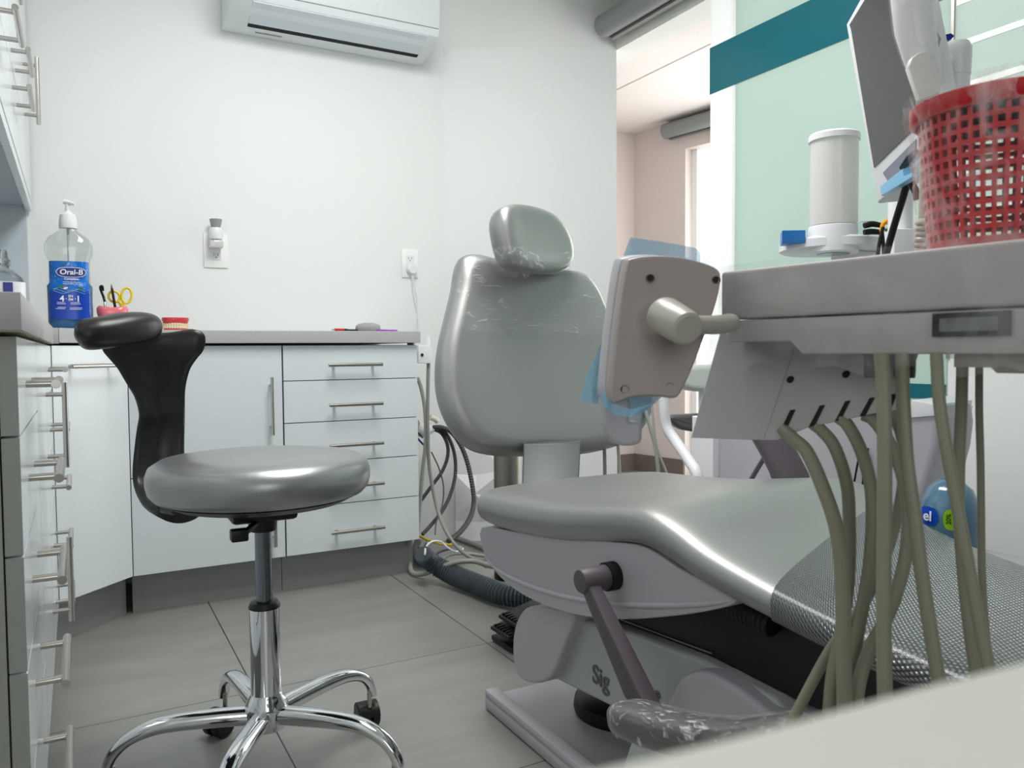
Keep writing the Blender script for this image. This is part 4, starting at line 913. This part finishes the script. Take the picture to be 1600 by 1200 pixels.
hoses = [
 ([(1224, 672, .738), (1240, 686, .72), (1262, 708, .705), (1287, 765, .69), (1306, 822, .68), (1314, 878, .675), (1317, 940, .67), (1318, 1020, .665), (1320, 1125, .66)], .0062),
 ([(1270, 662, .722), (1285, 674, .71), (1305, 700, .70), (1323, 756, .70), (1327, 812, .70), (1327, 878, .70), (1323, 930, .70), (1314, 990, .70), (1300, 1060, .70), (1293, 1150, .70)], .0056),
 ([(1311, 653, .705), (1325, 665, .695), (1345, 703, .69), (1360, 756, .69), (1363, 812, .69), (1359, 878, .69), (1352, 925, .69), (1340, 990, .69), (1329, 1056, .69), (1322, 1130, .69)], .0056),
 ([(1350, 648, .69), (1365, 656, .685), (1385, 684, .68), (1408, 735, .68), (1419, 794, .68), (1416, 862, .68), (1401, 925, .68), (1382, 972, .68), (1360, 1012, .675), (1344, 1060, .67), (1335, 1120, .67)], .0056),
 ([(1387, 640, .675), (1398, 652, .68), (1410, 690, .70), (1412, 740, .715), (1404, 796, .72), (1390, 850, .72), (1366, 912, .72), (1332, 970, .72), (1297, 1016, .72), (1256, 1091, .715), (1222, 1160, .71), (1200, 1210, .71)], .0048),
 ([(1377, 552, .625), (1380, 600, .625), (1382, 680, .62), (1382, 800, .615), (1381, 900, .61), (1381, 1000, .605), (1384, 1130, .60)], .0056),
 ([(1409, 552, .63), (1411, 620, .63), (1417, 720, .62), (1428, 800, .615), (1438, 880, .61), (1450, 960, .605), (1463, 1040, .60), (1474, 1110, .595)], .0054),
 ([(1463, 552, .60), (1467, 620, .60), (1477, 690, .595), (1493, 775, .59), (1509, 860, .585), (1524, 940, .58), (1540, 1020, .575), (1556, 1100, .57)], .0046),
 ([(1504, 560, .66), (1502, 640, .66), (1499, 710, .66), (1498, 790, .66), (1501, 850, .66), (1508, 930, .655), (1518, 1010, .65), (1530, 1090, .65)], .0047),
 ([(1530, 560, .68), (1530, 640, .68), (1532, 720, .68), (1533, 800, .68), (1534, 880, .68), (1538, 960, .68), (1546, 1040, .68), (1552, 1110, .68)], .0031)]
for pts, r_ in hoses:
    MB().tube([at(*p) for p in pts], r_, 16, 8).build('instrument_hose', m_hose, DU, auto=80)

# ------------------------------------------------------------------ red basket on the tray
kc = onpl(1562, 300, tpt(0, .115, .8), tn); kc = Vector((kc.x, kc.y, .8765))
bk_ = thing('red_basket', 'red plastic mesh basket wrapped in clear film, standing on the tray', 'basket', kc)
wb = (kc - EYE).dot(CF)
Hb = .128; NA, NR = 44, 27
def brad(z): return .053 + (.064 - .053) * (z / Hb)
vs = []; fsx = []
zs = [0, .010]
for k in range(11): zs += [.012 + k * .0096, .012 + k * .0096 + .0058]
zs += [.117, .128]; zs = sorted(set(round(z, 5) for z in zs)); NAa = 88
for z in zs:
    for k in range(NAa):
        g_ = k // 2; a = 2 * math.pi * (g_ + (.0 if k % 2 == 0 else .40)) / (NAa / 2); r_ = brad(z) + (.003 if z > .115 else 0); vs.append(kc + Vector((math.cos(a) * r_, math.sin(a) * r_, z)))
for i in range(len(zs) - 1):
    hole_row = (zs[i + 1] - zs[i]) > .005 and .011 < zs[i] < .112
    for k in range(NAa):
        if hole_row and k % 2 == 1: continue
        fsx.append([i * NAa + k, i * NAa + (k + 1) % NAa, (i + 1) * NAa + (k + 1) % NAa, (i + 1) * NAa + k])
fsx.append(list(range(NAa)))
me = bpy.data.meshes.new('mesh_wall'); me.from_pydata([tuple(v_) for v_ in vs], [], fsx); me.materials.append(m_red)
bo_ = bpy.data.objects.new('mesh_wall', me); COL.objects.link(bo_); bo_.parent = bk_; bo_.matrix_parent_inverse = Matrix.Translation(-kc)
md = bo_.modifiers.new('solid', 'SOLIDIFY'); md.thickness = .0028; md.offset = -1
MB().rev([(brad(Hb) + .002, .114), (brad(Hb) + .005, .116), (brad(Hb) + .0055, .128), (brad(Hb) + .002, .1295), (brad(Hb), .128), (brad(Hb), .114)], kc, n=60).build('rim', m_red, bk_, auto=60)
rg = []
rf = random.Random(11)
for z in [i * .136 / 22 for i in range(23)]:
    ring = []
    for k in range(90):
        a = 2 * math.pi * k / 90; r_ = brad(z) + .0065 + .0022 * math.sin(a * 9 + z * 60) + .0018 * math.sin(a * 23 + z * 140) + (.003 * rf.random() if z > .12 else .0008 * rf.random()); ring.append(kc + Vector((math.cos(a) * r_, math.sin(a) * r_, z + (.004 * rf.random() if z > .13 else 0))))
    rg.append(ring)
v, f = loft_geo(rg, cap=False); obj('plastic_film', v, f, film_mat('basket_film', (255, 246, 246), .04, .5, 30, .12, (1, 1, .6), .45, .75), bk_, auto=80)

# ------------------------------------------------------------------ monitor, its post, handpiece arm
MO = thing('monitor', 'white framed monitor with a dark grey screen, tilted above the tray', 'monitor', at(1400, 200, 1.2))
mTL, mBL, mBR = at(1322, 38, 1.30), at(1371, 318, 1.24), at(1468, 222, 1.02)
mdn = mBL - mTL; mrt = mBR - mBL; mTR = mTL + mrt
mnn = mrt.cross(mdn).normalized()
if mnn.dot(ray(1380, 200)) > 0: mnn = -mnn
v, f = slab_geo([mTL, mTR, mBR, mBL], -mnn * .035, .004); bz = obj('bezel', v, f, m_whitep, MO, auto=40)
def mpt(px, py, off=.0008): return onpl(px, py, mTL + mnn * off, mnn)
MB().slab([mpt(1330, 45), mpt(1366, 262), mpt(1440, 190), mpt(1470, 60), mTR + mnn * .0008 - mrt * .1 + mdn * .06, mTL + mnn * .0008 + mrt * .07 + mdn * .035], mnn * .0006).build('screen', m_screen, MO, auto=None)
MB().slab([mpt(1380, 270), mpt(1432, 217), mpt(1430, 240), mpt(1418, 258), mpt(1390, 286)], mnn * .0008).build('grip_recess_shade', mat('shadow_grey_plastic', (130, 130, 144), .5), MO, auto=None)  # flat patch, the recess's shade is put into its grey
MB().slab([mpt(1388, 290, .003), mpt(1424, 262, .003), mpt(1426, 274, .003), mpt(1440, 268, .003), mpt(1440, 275, .003), mpt(1390, 305, .003)], mnn * .012, .001).build('blue_clip', mat('pale_blue_plastic', (130, 195, 235), .35, coat=.3), MO, auto=None)
MB().tube([mpt(1410, 262, .006), mpt(1422, 245, .006), mpt(1432, 238, .006)], .0045, 8).build('latch', m_black, MO)
PO = thing('monitor_post', 'white monitor post with a capped joint and a blue lever behind the red basket', 'post', at(1410, 395, 1.45))
MB().cyl(at(1407, 300, 1.45), at(1406, 400, 1.45), .021).build('pole', m_whitep, PO)
v, f = slab_geo([at(1397, 357, 1.38), at(1441, 357, 1.38), at(1441, 430, 1.38), at(1397, 430, 1.38)], CF * .05, .002); obj('socket_block', v, f, m_whitep, PO, auto=40)
q0 = at(1493, 140, 1.15)
MB().rev([(0, 0), (.0185, 0), (.0185, .018), (.0195, .019), (.0205, .045), (.0205, .058), (.017, .066), (0, .068)], q0).build('joint_cap', m_whitep, PO)
MB().cyl(q0 - Z_ * .09, q0, .0175).build('upper_pole', m_whitep, PO)
v, f = slab_geo([at(1463, 57, 1.15), at(1486, 52, 1.15), at(1491, 56, 1.15), at(1486, 62, 1.15), at(1464, 66, 1.15)], CF * .02); obj('lever', v, f, mat('navy_plastic', (20, 24, 130), .35), PO, auto=None)
MB().tube([q0 + Z_ * .04 - CR * .012, at(1465, 110, 1.12), at(1440, 120, 1.14), at(1420, 140, 1.20)], .012, 12).tube([at(1406, 310, 1.45), at(1425, 260, 1.35), at(1460, 200, 1.2), q0 - Z_ * .085], .011, 12).build('swing_arm', m_whitep, PO)
HA = thing('handpiece', 'white film-wrapped camera handpiece hanging beside the monitor with a pale coiled cord', 'handpiece', at(1435, 100, .95))
hx = [(1420, -60, .022), (1424, 0, .0225), (1430, 50, .0225), (1440, 95, .0195), (1449, 130, .0145), (1452, 150, .011)]
R = []
for (px, py, r_) in hx: R.append(superring(at(px, py, .95), CR, CF, r_, r_ * .8, 28, 2.4))
v, f = loft_geo([[p for p in q] for q in R]); obj('body', v, f, m_whitep, HA, auto=70)
v, f = slab_geo([at(px, py, .925) for px, py in ((1420, 105), (1425, 90), (1435, 82), (1450, 79), (1466, 110), (1474, 130), (1462, 148), (1438, 157))], CF * .01, .002); obj('clip', v, f, mat('pale_clip', (222, 220, 218), .4), HA, auto=50)
R2 = [[p + (p - sum(q, Vector()) / len(q)) * .10 for p in q] for q in R]; v, f = loft_geo(R2, cap=False); obj('plastic_film', v, f, film_mat('handpiece_film', (255, 255, 255), .1, .5, 30, .1), HA, auto=70)
cord = [at(1437, 158, .93), at(1441, 200, .93), at(1443, 260, .93), at(1442, 310, .93), at(1441, 340, .93)]
MB().tube(cord, .0042, 10).build('cord', m_abs3, HA)
hx_ = []; c0 = at(1445, 344, .93); c1 = at(1444, 396, .93)
for k in range(73):
    t = k / 72; a = 2 * math.pi * 6 * t; hx_.append(c0.lerp(c1, t) + (CR * math.cos(a) + CF * math.sin(a)) * .0075)
MB().tube(hx_, .0033, 8, 0).build('coiled_cord', m_abs3, HA)
BC = thing('black_cable', 'thick black cable hanging from the monitor to the tray', 'cable', at(1400, 330, 1.3))
MB().tube([at(1430, 225, 1.10), at(1424, 262, 1.12), at(1412, 305, 1.15), at(1398, 350, 1.18), at(1384, 400, 1.2)], .0052, 10).build('thick_lead', m_black, BC)
MB().tube([at(1423, 285, 1.08), at(1431, 300, 1.08), at(1434, 312, 1.08)], .0050, 10).build('plug_end', m_black, BC)
MB().tube([at(1380, 355, 1.3), at(1375, 375, 1.3), at(1371, 400, 1.3)], .003, 8).tube([at(1378, 360, 1.3), at(1380, 380, 1.3), at(1381, 400, 1.3)], .003, 8).build('thin_leads', m_black, BC)

# ------------------------------------------------------------------ spittoon side: round shelf, cup filler, blue box, forceps
WS = 1.62
shf = thing('round_shelf', 'white round shelf above the spittoon, behind the tray', 'shelf', at(1300, 385, WS))
sc3 = at(1300, 385, WS + .05)
MB().rev([(0, 0), (.100, 0), (.106, .003), (.106, .019), (.102, .0225), (0, .023)], sc3 - Z_ * .012, n=56).build('shelf_disc', m_whitep, shf)
MB().box(sc3 + Vector((.02, -.05, -.08)), sc3 + Vector((.12, .02, -.012)), .004).build('shelf_arm', m_whitep, shf)
cuf = at(1302, 380, WS - .005)
cu_ = thing('cup_dispenser', 'tall translucent white canister with a white lid on the round shelf', 'canister', cuf)
MB().rev([(0, -.022), (.046, -.022), (.0485, -.019), (.0485, .030), (.0475, .034), (0, .035)], cuf, n=48).build('cup_ring', m_whitep, shf)
MB().rev([(0, -.0228), (.032, -.0228), (.032, -.0218), (0, -.0218)], cuf, n=32).build('teal_disc', m_teal, shf)
MB().rev([(0, .0355), (.0465, .0355), (.0465, .208), (.044, .209), (0, .209)], cuf, n=48).build('canister', frosted('milky_plastic', (236, 236, 232), .35, .2), cu_)
MB().rev([(0, .205), (.0495, .205), (.0495, .216), (.047, .2195), (0, .2205)], cuf, n=48).build('lid', m_whitep, cu_)
bx = at(1238, 376, WS + .005); bq = Vector((.03, .02, 0))
tag(MB().slab([bx + Vector(p) for p in ((-.034, -.004, -.008), (.004, -.030, -.008), (.036, .002, -.008), (-.002, .030, -.008))], (0, 0, .026), .001).build('blue_box', m_blue, None), 'small blue box on the left edge of the round shelf', 'box')
fo = thing('forceps', 'black and orange handled pliers lying at the right of the round shelf', 'pliers', at(1380, 365, WS - .02))
MB().tube([at(1350, 353, 1.55), at(1362, 350, 1.55), at(1376, 352, 1.55)], [.0055, .0062, .005], 10).build('upper_handle', m_black, fo)
MB().tube([at(1350, 363, 1.55), at(1362, 362, 1.55), at(1376, 363, 1.55)], [.0055, .006, .005], 10).build('lower_handle', m_black, fo)
MB().tube([at(1377, 362, 1.54), at(1380, 350, 1.54), at(1388, 346, 1.54), at(1394, 354, 1.54), at(1404, 357, 1.54), at(1414, 358, 1.54)], [.004, .0045, .0055, .005, .0055, .006], 10).build('orange_jaw', m_orange, fo)
MB().cyl(at(1386, 356, 1.55), at(1390, 364, 1.55), .006).build('pivot', m_steel, fo)
tag(MB().rev([(0, 0), (.012, 0), (.014, .022), (.0135, .024), (0, .022)], at(1351, 366, 1.58)).build('small_cup', clear('clear_cup', (235, 238, 238), .1, 1.1), None), 'small clear cup left of the black pliers', 'cup')

# spittoon unit
SU = thing('spittoon_unit', 'white spittoon and water unit between the treatment chair and the glass partition', 'spittoon', (1.68, 1.25, 0))
v, f = slab_geo(cr([onx(px, py, 1.46) for px, py in ((1112, 690), (1140, 668), (1200, 655), (1300, 640), (1420, 632), (1464, 634), (1464, 700), (1442, 780), (1415, 900), (1380, 1000), (1200, 950), (1125, 860), (1112, 760))], 2, True), (.12, 0, 0), .015); obj('body', v, f, m_abs, SU, auto=60)
v, f = slab_geo([Vector((1.44, 1.62, .0)), Vector((1.44, 1.54, 0)), Vector((1.44, 1.54, .62)), Vector((1.44, 1.62, .62))], (.2, 0, 0), .004); obj('side_panel', v, f, m_whitep, SU, auto=40)
SUq = MB(); SUq.slab([onx(px, py, 1.47) for px, py in ((1345, 668), (1420, 655), (1462, 650), (1464, 638), (1420, 628), (1345, 640))], (.12, 0, 0), .003); SUq.build('top_ledge', m_whitep, SU)
MB().slab([onx(px, py, 1.455) for px, py in ((1424, 625), (1462, 632), (1460, 650), (1420, 653))], (.12, 0, .004), .002).build('bowl_rim', m_whitep, SU)
MB().box((1.30, .80, .002), (1.57, 1.50, .40), .01).build('pedestal', m_abs, SU)
MB().slab([onx(px, py, 1.452) for px, py in ((1352, 700), (1358, 700), (1352, 790), (1346, 790))], (-.004, 0, 0)).build('black_strip', m_dark, SU, auto=None)
MB().tube([onx(1345, 700, 1.44), onx(1338, 735, 1.44), onx(1331, 775, 1.44)], .0022, 6).build('black_wire', m_dark, SU)
MB().tube([onx(1206, 698, 1.42), onx(1190, 722, 1.42), onx(1172, 752, 1.42)], .006, 8).build('grey_pipe', m_armgrey, SU)
# water jug
jq = at(1484, 800, 1.42); JG = thing('water_jug', 'blue plastic water jug with a blue and a lime green label, behind the hoses', 'water jug', (jq.x, jq.y, .402))
jc = Vector((jq.x, jq.y, .4025)); jr = .052; jt = at(1488, 752, 1.40).z - .4025
MB().rev([(0, 0), (jr * .9, 0), (jr, .008), (jr, jt * .55), (jr * .93, jt * .72), (jr * .70, jt * .90), (jr * .35, jt), (0, jt)], jc, n=48).build('jug_body', mat('blue_clear_plastic', (96, 140, 168), .12, coat=.5, trans=.35, var=.12, bscale=40), JG, auto=70)
jn = (EYE - jc); jn.z = 0; jn.normalize(); jx = Vector((-jn.y, jn.x, 0))
def jface(u, z, off=.001): a = u / jr; return jc + (jn * math.cos(a) + jx * math.sin(a)) * (jr + off) + Z_ * z
def jpatch(name, u0, u1, z0, z1, m, off=.0008, rnd=True):
    pts = []; 
    vs_ = []; fs_ = []
    nu = 16; nz_ = 8
    for i in range(nu + 1):
        for j in range(nz_ + 1):
            sx = -1 + 2 * i / nu; sz = -1 + 2 * j / nz_
            if rnd: sz2 = sz * math.sqrt(max(0.05, 1 - abs(sx) ** 4))
            else: sz2 = sz
            vs_.append(jface((u0 + u1) / 2 + sx * (u1 - u0) / 2, (z0 + z1) / 2 + sz2 * (z1 - z0) / 2, off))
    for i in range(nu):
        for j in range(nz_):
            a = i * (nz_ + 1) + j; fs_.append([a, a + nz_ + 1, a + nz_ + 2, a + 1])
    return obj(name, vs_, fs_, m, JG, auto=60)
zt = at(1460, 797, 1.37).z - .4025; zb = at(1460, 827, 1.37).z - .4025
side_ = 1 if (jface(.03, 0) - jface(0, 0)).dot(CR) > 0 else -1
la_ = jpatch('blue_label', -side_ * .054, -side_ * .018, zb, zt, mat('royal_blue_print', (20, 80, 200), .35))
lb_ = jpatch('green_label', -side_ * .010, side_ * .018, zb - .003, zt, mat('lime_print', (160, 215, 20), .35))
def tang(u): a = u / jr; return (-jn * math.sin(a) + jx * math.cos(a)) * side_
text_mesh('label_text', 'el', .025, jface(-side_ * .035, (zt + zb) / 2, .0034), tang(-side_ * .034), Z_, wt, la_, bold=.0008)
text_mesh('label_text', '20%\ngratis', .0110, jface(side_ * .004, (zt + zb) / 2, .0030), Z_, -tang(side_ * .014), mat('dark_green_print', (20, 60, 20), .4), lb_, bold=.0003)

# assistant arm tube, hanging hoses, second chair behind
AT = thing('assistant_arm', 'glossy white bent tube arm behind the treatment chair seat', 'support arm', at(1060, 680, 2.0))
MB().tube([at(1037, 600, 2.0), at(1038, 640, 2.0), at(1042, 668, 2.0), at(1056, 690, 1.98), at(1078, 722, 1.93), at(1090, 745, 1.9), at(1094, 800, 1.9)], .0135, 16).build('bent_tube', m_whitep, AT, auto=80)
MB().tube([at(1094, 795, 1.9), at(1112, 800, 1.9)], .02, 12, 0).build('cross_tube', m_whitep, AT)
for i, (lb, pts, r_) in enumerate((
    ('leftmost grey suction hose hanging behind the chair', [(944, 690, 2.1), (945, 730, 2.1), (945, 800, 2.1)], .0048),
    ('pale hose hanging just left of the dark skirting', [(964, 640, 2.12), (966, 700, 2.12), (970, 760, 2.12), (972, 800, 2.12)], .0045),
    ('pale hose slanting down to the right behind the chair', [(1008, 640, 2.15), (1016, 668, 2.15), (1024, 700, 2.15), (1029, 745, 2.15), (1030, 800, 2.15)], .0050),
    ('thin hose crossing another hose behind the chair', [(1018, 625, 2.1), (1021, 660, 2.1), (1027, 700, 2.1), (1044, 745, 2.1), (1060, 790, 2.1)], .0034))):
    q_ = MB().tube([at(*p) for p in pts], r_, 10).build('suction_hose', m_ghose if i == 0 else mat('pale_hose_%d' % i, (176, 178, 170), .4), None, auto=80)
    tag(q_, lb, 'hose', 'hoses hanging behind the treatment chair')
FC = thing('second_dental_chair', 'partly hidden wrapped grey chair head and dark armrest in the next bay', 'dental chair', at(1085, 620, 2.7))
v, f = slab_geo(cr([at(px, py, 2.7) for px, py in ((1066, 575), (1085, 570), (1120, 570), (1130, 590), (1120, 611), (1080, 610), (1064, 598))], 3, True), CF * .12, .02); obj('head_pad', v, f, mat('pale_grey_pad', (196, 202, 198), .4, coat=.3), FC, auto=70)
v, f = slab_geo(cr([at(px, py, 2.6) for px, py in ((1046, 652), (1070, 648), (1120, 648), (1120, 674), (1066, 672))], 3, True), CF * .08, .012); obj('dark_armrest', v, f, mat('charcoal_pad', (78, 78, 82), .4, coat=.3), FC, auto=70)
MB().cyl(at(1105, 600, 2.75), at(1105, 800, 2.75), .03).build('column', m_whitep, FC)

# ------------------------------------------------------------------ bin, suction hoses and cables at the cabinet end
bn_c = ony(793, 745, 2.42); BN = thing('steel_bin', 'brushed steel cylinder bin behind the treatment chair back', 'bin', (bn_c.x, 2.42, 0))
rb = .048
MB().rev([(0, .004), (rb, .004), (rb, .50), (rb * .96, .504), (0, .504)], (bn_c.x, 2.42, 0), n=40).build('steel_body', m_steelcol, BN)
MB().rev([(0, 0), (rb * 1.03, 0), (rb * 1.03, .03), (0, .03)], (bn_c.x, 2.42, 0), n=40).build('foot_ring', m_black, BN)
HR = thing('hose_holder', 'white hose holder clipped to the right side of the white drawer cabinet', 'hose holder', (1.08, 2.75, .78))
v, f = slab_geo(cr([ony(px, py, 2.66) for px, py in ((654, 540), (662, 539.5), (670, 540), (674.5, 545), (675, 556), (675, 567.5), (664, 568), (654, 567.5))], 1, True), (0, .05, 0), .002); obj('holder_body', v, f, m_whitep, HR, auto=40)
pq = ony(659.5, 554.5, 2.658); MB().cyl(pq, pq - Y_ * .002, .0055).build('screw', m_dark, HR)
tq_ = ony(669, 540, 2.68); tm_ = MB(); tm_.rev([(0, 0), (.0095, 0), (.0075, .018), (.005, .034), (0, .034)], tq_).build('nozzle_tip', m_whitep, HR)
MB().box((1.0515, 2.64, .70), (1.057, 2.70, .83)).build('wall_plate', m_whitep, HR)
def yp(px, py, y): return ony(px, py, y)
def hose(name, label, pts, r_, m, corr=0, grp='hoses and cables at the cabinet end', cat='hose', n=12):
    return tag(MB().tube(pts, r_, n, 8, corr).build(name, m, None, auto=80 if not corr else 30), label, cat, grp)
hose('straight_hose', 'straight grey hose dropping from the white holder to the floor', [yp(669.5, 566, 2.68), yp(668.5, 620, 2.68), yp(668.5, 680, 2.68), yp(671, 730, 2.69), yp(682, 790, 2.66), yp(698, 832, 2.58), yp(722, 862, 2.5), yp(760, 885, 2.4)], .0068, m_ghose)
hose('curved_hose', 'grey hose curving away from the cabinet edge and crossing the straight hose', [yp(652, 590, 2.70), yp(658, 606, 2.70), yp(664, 640, 2.70), yp(665, 690, 2.70), yp(660, 740, 2.72), yp(655, 800, 2.74), yp(652, 840, 2.75)], .0072, mat('light_grey_hose', (168, 169, 164), .35))
wf = thing('suction_socket', 'white suction pipe socket beside the cabinet with the ribbed hoses', 'pipe fitting', yp(668, 665, 2.85))
MB().tube([yp(650, 668, 2.85), yp(662, 672, 2.85), yp(676, 668, 2.85)], [.03, .028, .018], 20).build('socket_body', m_whitep, wf)
MB().tube([yp(672, 652, 2.84), yp(680, 655, 2.84), yp(684, 659, 2.84)], .011, 14).build('side_spout', mat('ivory_plastic', (226, 222, 206), .35), wf)
hose('ribbed_hose', 'outermost black ribbed hose looping right beside the cabinet', [yp(674, 668, 2.84), yp(690, 668, 2.83), yp(706, 676, 2.82), yp(720, 696, 2.8), yp(731, 725, 2.78), yp(739, 765, 2.75), yp(740, 790, 2.72), yp(733, 812, 2.66), yp(718, 832, 2.6), yp(700, 846, 2.55)], .0098, m_dhose, .010)
hose('ribbed_hose', 'middle black ribbed hose looping beside the cabinet', [yp(676, 669, 2.84), yp(692, 672, 2.84), yp(704, 690, 2.84), yp(711, 715, 2.84), yp(711, 745, 2.83), yp(703, 775, 2.8), yp(690, 800, 2.76), yp(672, 822, 2.7), yp(660, 835, 2.68)], .0075, m_dhose, .009)
hose('ribbed_hose', 'innermost black ribbed hose, bending back behind the cabinet', [yp(676, 670, 2.84), yp(690, 677, 2.85), yp(699, 695, 2.85), yp(699, 715, 2.85), yp(690, 738, 2.85), yp(674, 760, 2.84), yp(658, 782, 2.83), yp(646, 800, 2.83)], .0075, m_dhose, .009)
hose('thin_cable', 'thin grey cable curving between the ribbed hoses', [yp(674, 706, 2.8), yp(686, 732, 2.8), yp(693, 760, 2.8), yp(691, 790, 2.78), yp(682, 815, 2.7), yp(680, 835, 2.65)], .0028, mat('dim_grey_cable', (92, 92, 90), .4), cat='cable')
hose('blue_cable', 'short navy blue cable peeping out beside the cabinet', [yp(650, 682, 2.8), yp(657, 690, 2.8), yp(664, 697, 2.81)], .0038, mat('navy_cable', (26, 26, 120), .4), cat='cable')
hose('black_cable', 'short black cable above the navy blue one', [yp(650, 674, 2.8), yp(656, 679, 2.8), yp(660, 684, 2.82)], .003, m_black, cat='cable')
def fz(px, py, z): return onz(px, py, z)
hose('corrugated_conduit', 'thick dark blue-grey corrugated conduit on the floor running under the chair', [fz(660, 866, .115), fz(668, 874, .09), fz(685, 886, .060), fz(710, 899, .042), fz(745, 913, .038), fz(785, 928, .038), (1.22, 2.06, .038)], [.032, .033, .034, .035, .035, .035, .035], mat('blue_grey_conduit', (66, 74, 80), .4), .012)
hose('floor_hose', 'pale grey hose running forward over the conduit to the chair', [fz(641, 830, .16), fz(640, 868, .05), fz(643, 893, .014), fz(660, 897, .02), fz(690, 886, .065), fz(715, 878, .088), fz(740, 877, .09), fz(765, 884, .07), fz(790, 890, .04)], .0085, mat('warm_grey_hose', (158, 158, 150), .35))
hose('floor_hose', 'grey hose looping behind the corrugated conduit', [fz(655, 858, .012), fz(668, 842, .012), fz(700, 838, .012), fz(740, 850, .012), fz(780, 868, .012)], .010, m_ghose)
hose('floor_hose', 'grey hose arching low in front of the skirting', [fz(690, 874, .055), fz(705, 866, .06), fz(730, 865, .04), fz(765, 870, .012)], .007, m_ghose)
hose('yellow_cable', 'yellow cable lying over the hoses at the cabinet foot', [fz(656, 838, .08), fz(672, 845, .07), fz(690, 850, .06), fz(707, 851, .055)], .0045, mat('yellow_cable', (225, 190, 30), .4), cat='cable')
hose('white_cable', 'white cable making a small loop over the conduit', [fz(664, 866, .13), fz(666, 854, .13), fz(676, 846, .13), fz(690, 847, .12), fz(700, 856, .10), fz(712, 862, .08), fz(723, 858, .07), fz(718, 854, .06)], .0035, m_whitep, cat='cable')
hose('dark_blue_cable', 'dark blue cable behind the white loop', [fz(678, 868, .09), fz(688, 862, .08), fz(702, 858, .07)], .004, mat('dark_blue_cable', (28, 32, 70), .4), cat='cable')
hose('floor_hose', 'dark hose half hidden under the drawer cabinet end', [fz(652, 845, .02), fz(648, 862, .02), fz(656, 880, .02), fz(680, 888, .012)], .012, m_dhose)

# ------------------------------------------------------------------ near white table
tt = thing('white_table', 'out of focus white table top in the bottom right corner, closest to the lens', 'table', (.2, .1, 0))
pA = [at(860, 1222, .150), at(1040, 1180, .135), at(1240, 1134, .122), at(1430, 1080, .112), at(1600, 1034, .104), at(1900, 940, .095)]
zt_ = .752
pA = [onz(px, py, zt_) for px, py in ((700, 1262), (860, 1222), (1040, 1180), (1240, 1130), (1430, 1078), (1600, 1036), (1900, 962), (2300, 880))]
near = [Vector((p.x + .02, p.y - .5, zt_)) for p in (pA[-1], pA[0])]
v, f = slab_geo([p for p in pA] + near, (0, 0, -.022)); obj('table_top', v, f, mat('cream_white_laminate', (212, 211, 203), .6), tt, auto=None)
zc = (pA[0] + pA[-1]) / 2
for dx, dy in ((.06, -.35), (.30, -.3)):
    q_ = Vector((pA[0].x + dx, pA[0].y + dy, 0)); MB().cyl(q_, q_ + Z_ * .73, .018).build('leg', m_steel, tt)
